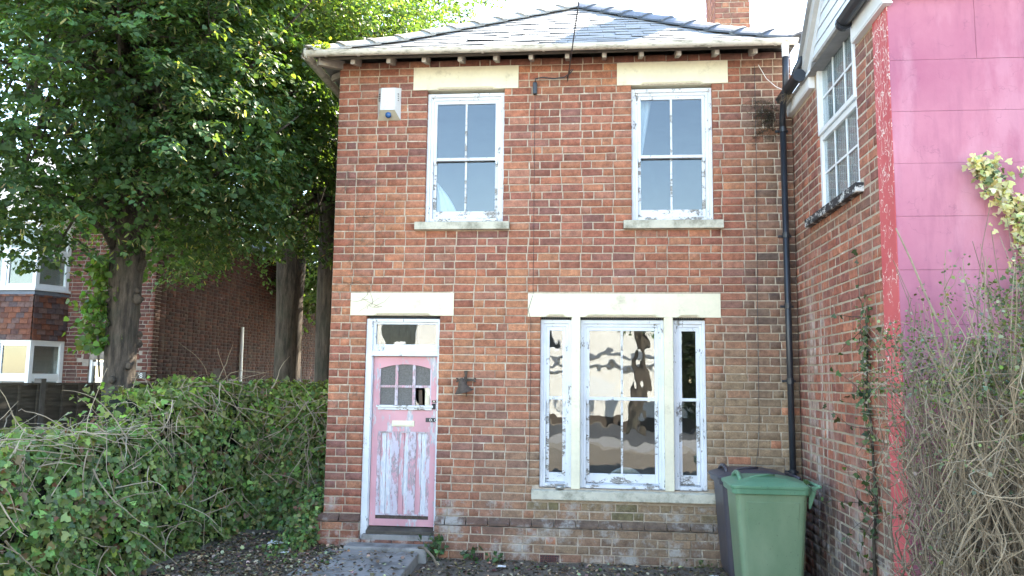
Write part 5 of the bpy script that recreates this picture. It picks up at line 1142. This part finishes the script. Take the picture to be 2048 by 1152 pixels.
def weed(x, y, n, h, s, label, sz=.045, col=(.06, .11, .045)):
    w_ = thing('weed', (x, y, ground_z(x, y)), label, 'weed'); P = np.c_[rng.normal(x, s, n), np.minimum(rng.normal(y, s, n), -.07), ground_z(x, y)+rng.uniform(.02, h, n)]
    leaf_obj('foliage', w_, P, rnd(n, .6)+(0, -.3, .1), rnd(n, .4)+(0, -.5, .8), rng.uniform(sz*.6, sz*1.2, n), vary(col, n, .3), 'ivy', 'ivy'); m = MB()
    for k in range(6): m.tube(twig_path((x+random.gauss(0, s*.6), min(y+random.gauss(0, s*.6), -.08), ground_z(x, y)), (random.gauss(0, .5), random.gauss(-.2, .3), 1), h, 4, .4), .003, .0015, 3)
    m.build('stem', 'twig', w_)
weed(-1.68, -.14, 60, .24, .06, 'small green weed growing at the right of the door step', .07); weed(-1.28, -.10, 16, .14, .05, 'single broad leaf weed by the air brick nearer the door', .08); weed(-1.0, -.16, 14, .10, .04, 'tiny weed against the plinth between the two air bricks', .07); weed(1.15, -.22, 50, .10, .12, 'low mossy weed in front of the plinth beside the dark bin', .03, (.10, .12, .05))
for i, (x, y, s, lab) in enumerate(((-3.42, -.12, .13, 'crumpled pale plastic scrap at the foot of the hedge'), (-3.15, -.62, .07, 'small white paper scrap on the leaf litter'), (1.22, -.55, .07, 'white paper scrap beside the dark bin'), (-.9, -.45, .06, 'grey plastic scrap on the soil under the big window'))):
    V = []; F = []; k = 6; zg = ground_z(x, y)+.02
    for a in range(k):
        for b in range(k): V.append((x+s*(a/(k-1)-.5)*1.4, y+s*(b/(k-1)-.5), zg+.03*s/.1*abs(noise.noise((a*.9, b*.9, i*3.3)))+.004))
    for a in range(k-1):
        for b in range(k-1): F.append((a*k+b, (a+1)*k+b, (a+1)*k+b+1, a*k+b+1))
    o = MB().add(V, F).build('litter_scrap', 'sign_white'); q = o.modifiers.new('solid', 'SOLIDIFY'); q.thickness = .002; tag(o, lab, 'litter')
m = MB(); m.tube([(-1.78, -.36, .17), (-1.70, -.48, .19), (-1.58, -.62, .13), (-1.52, -.70, .06)], .018, .010, 6); tag(m.build('broken_stick', 'twig', smooth=True), 'short broken stick lying beside the door step', 'stick')

# ================================================================== ACROSS THE STREET (seen in the panes)
op = thing('rendered_house', (-4, -27, 0), 'cream rendered house mirrored in the ground floor windows', 'house')
wall_core('wall', op, -16, 3.4, 0, 5.6, -27.3, -26.9, [(-9.5, -8, 1, 2.4), (-6.6, -5.6, .1, 2.3), (-3.5, -2, 3.4, 4.7), (-9.5, -8, 3.4, 4.7)], 'cream_wall')
for a_, b_, c_, d_ in ((-9.5, -8, 1, 2.4), (-3.5, -2, 3.4, 4.7), (-9.5, -8, 3.4, 4.7)):
    m = MB(); m.box(a_, b_, -27.1, -27.0, c_, c_+.08); m.box(a_, b_, -27.1, -27.0, d_-.08, d_); m.box(a_, a_+.08, -27.1, -27.0, c_+.08, d_-.08); m.box(b_-.08, b_, -27.1, -27.0, c_+.08, d_-.08); wv = m.build('window', 'upvc', op); MB().box(a_+.08, b_-.08, -27.06, -27.05, c_+.08, d_-.08).build('pane', 'dark_glass', wv)
MB().box(-16, 3.4, -26.88, -26.80, 2.52, 2.60).build('ledge', 'lead', op); MB().box(-16, 3.4, -26.89, -26.84, 3.02, 3.14).build('ledge', 'lead', op); MB().box(-.2, .9, -26.89, -26.86, .3, 1.9).build('gate', 'upvc', op)
MB().box(-6.6, -5.6, -27.1, -27.0, .1, 2.3).build('door', 'wood_dark', op)
m = MB(); m.add([(-16.4, -26.5, 5.6), (3.8, -26.5, 5.6), (3.8, -34, 5.6), (-16.4, -34, 5.6), (-12, -30.2, 7.4), (-.5, -30.2, 7.4)], [(0, 1, 5, 4), (1, 2, 5), (2, 3, 4, 5), (3, 0, 4), (3, 2, 1, 0)]); m.build('roof', 'roof_red', op)
MB().box(-16, 3.4, -34, -27.31, 0, 5.6).build('rear_block', 'cream_wall', op)
gw_ = thing('standin_wall', (-4, -21.5, .2), 'low white wall on a dark base standing in for a mirrored white vehicle', 'wall')  # added in place of the white vehicle side mirrored in the lower panes
MB().box(-16, 12, -21.6, -21.4, .56, 1.22).build('wall', 'cream_wall', gw_); MB().box(-16, 12, -21.7, -21.3, -.1, .56).build('base', 'rust', gw_)
tree((1.68, -19.6, .2), .19, 4.3, (1.5, -19.8, 6.2), (1.6, 1.6, 1.9), 90, 70, 'dark street tree mirrored in the big window', 51, leafsize=.14, knobs=False)
ev = thing('evergreen_bush', (3.75, -19.4, .2), 'dense evergreen bush mirrored in the narrow right light of the big window', 'bush'); n = 9000
v = rng.normal(size=(n, 3)); v /= np.linalg.norm(v, axis=1, keepdims=True); v *= rng.random((n, 1))**.25; P = v*np.array((.95, .9, 2.6))+np.array((3.85, -19.4, 2.5)); leaf_obj('foliage', ev, P, rnd(n), rnd(n)+(0, .4, .6), rng.uniform(.08, .16, n), vary((.03, .05, .025), n, .3)); MB().tube([(3.85, -19.4, .1), (3.85, -19.4, 3.5)], .10, .04, 7).build('trunk', 'bark', ev)
st_ = next(o for o in bpy.data.objects if o.get('label') == 'dark street tree mirrored in the big window')
del st_['group']; st_.name = 'street_tree'
for o in bpy.data.objects:      # bundles of stems too thin to pick apart
    if o.type == 'MESH' and o.parent and o.name.split('.')[0] in ('stem', 'dead_stalk', 'straw', 'string', 'foliage', 'bract', 'limb', 'dark_blocks', 'vent_hole'): o['kind'] = 'stuff'
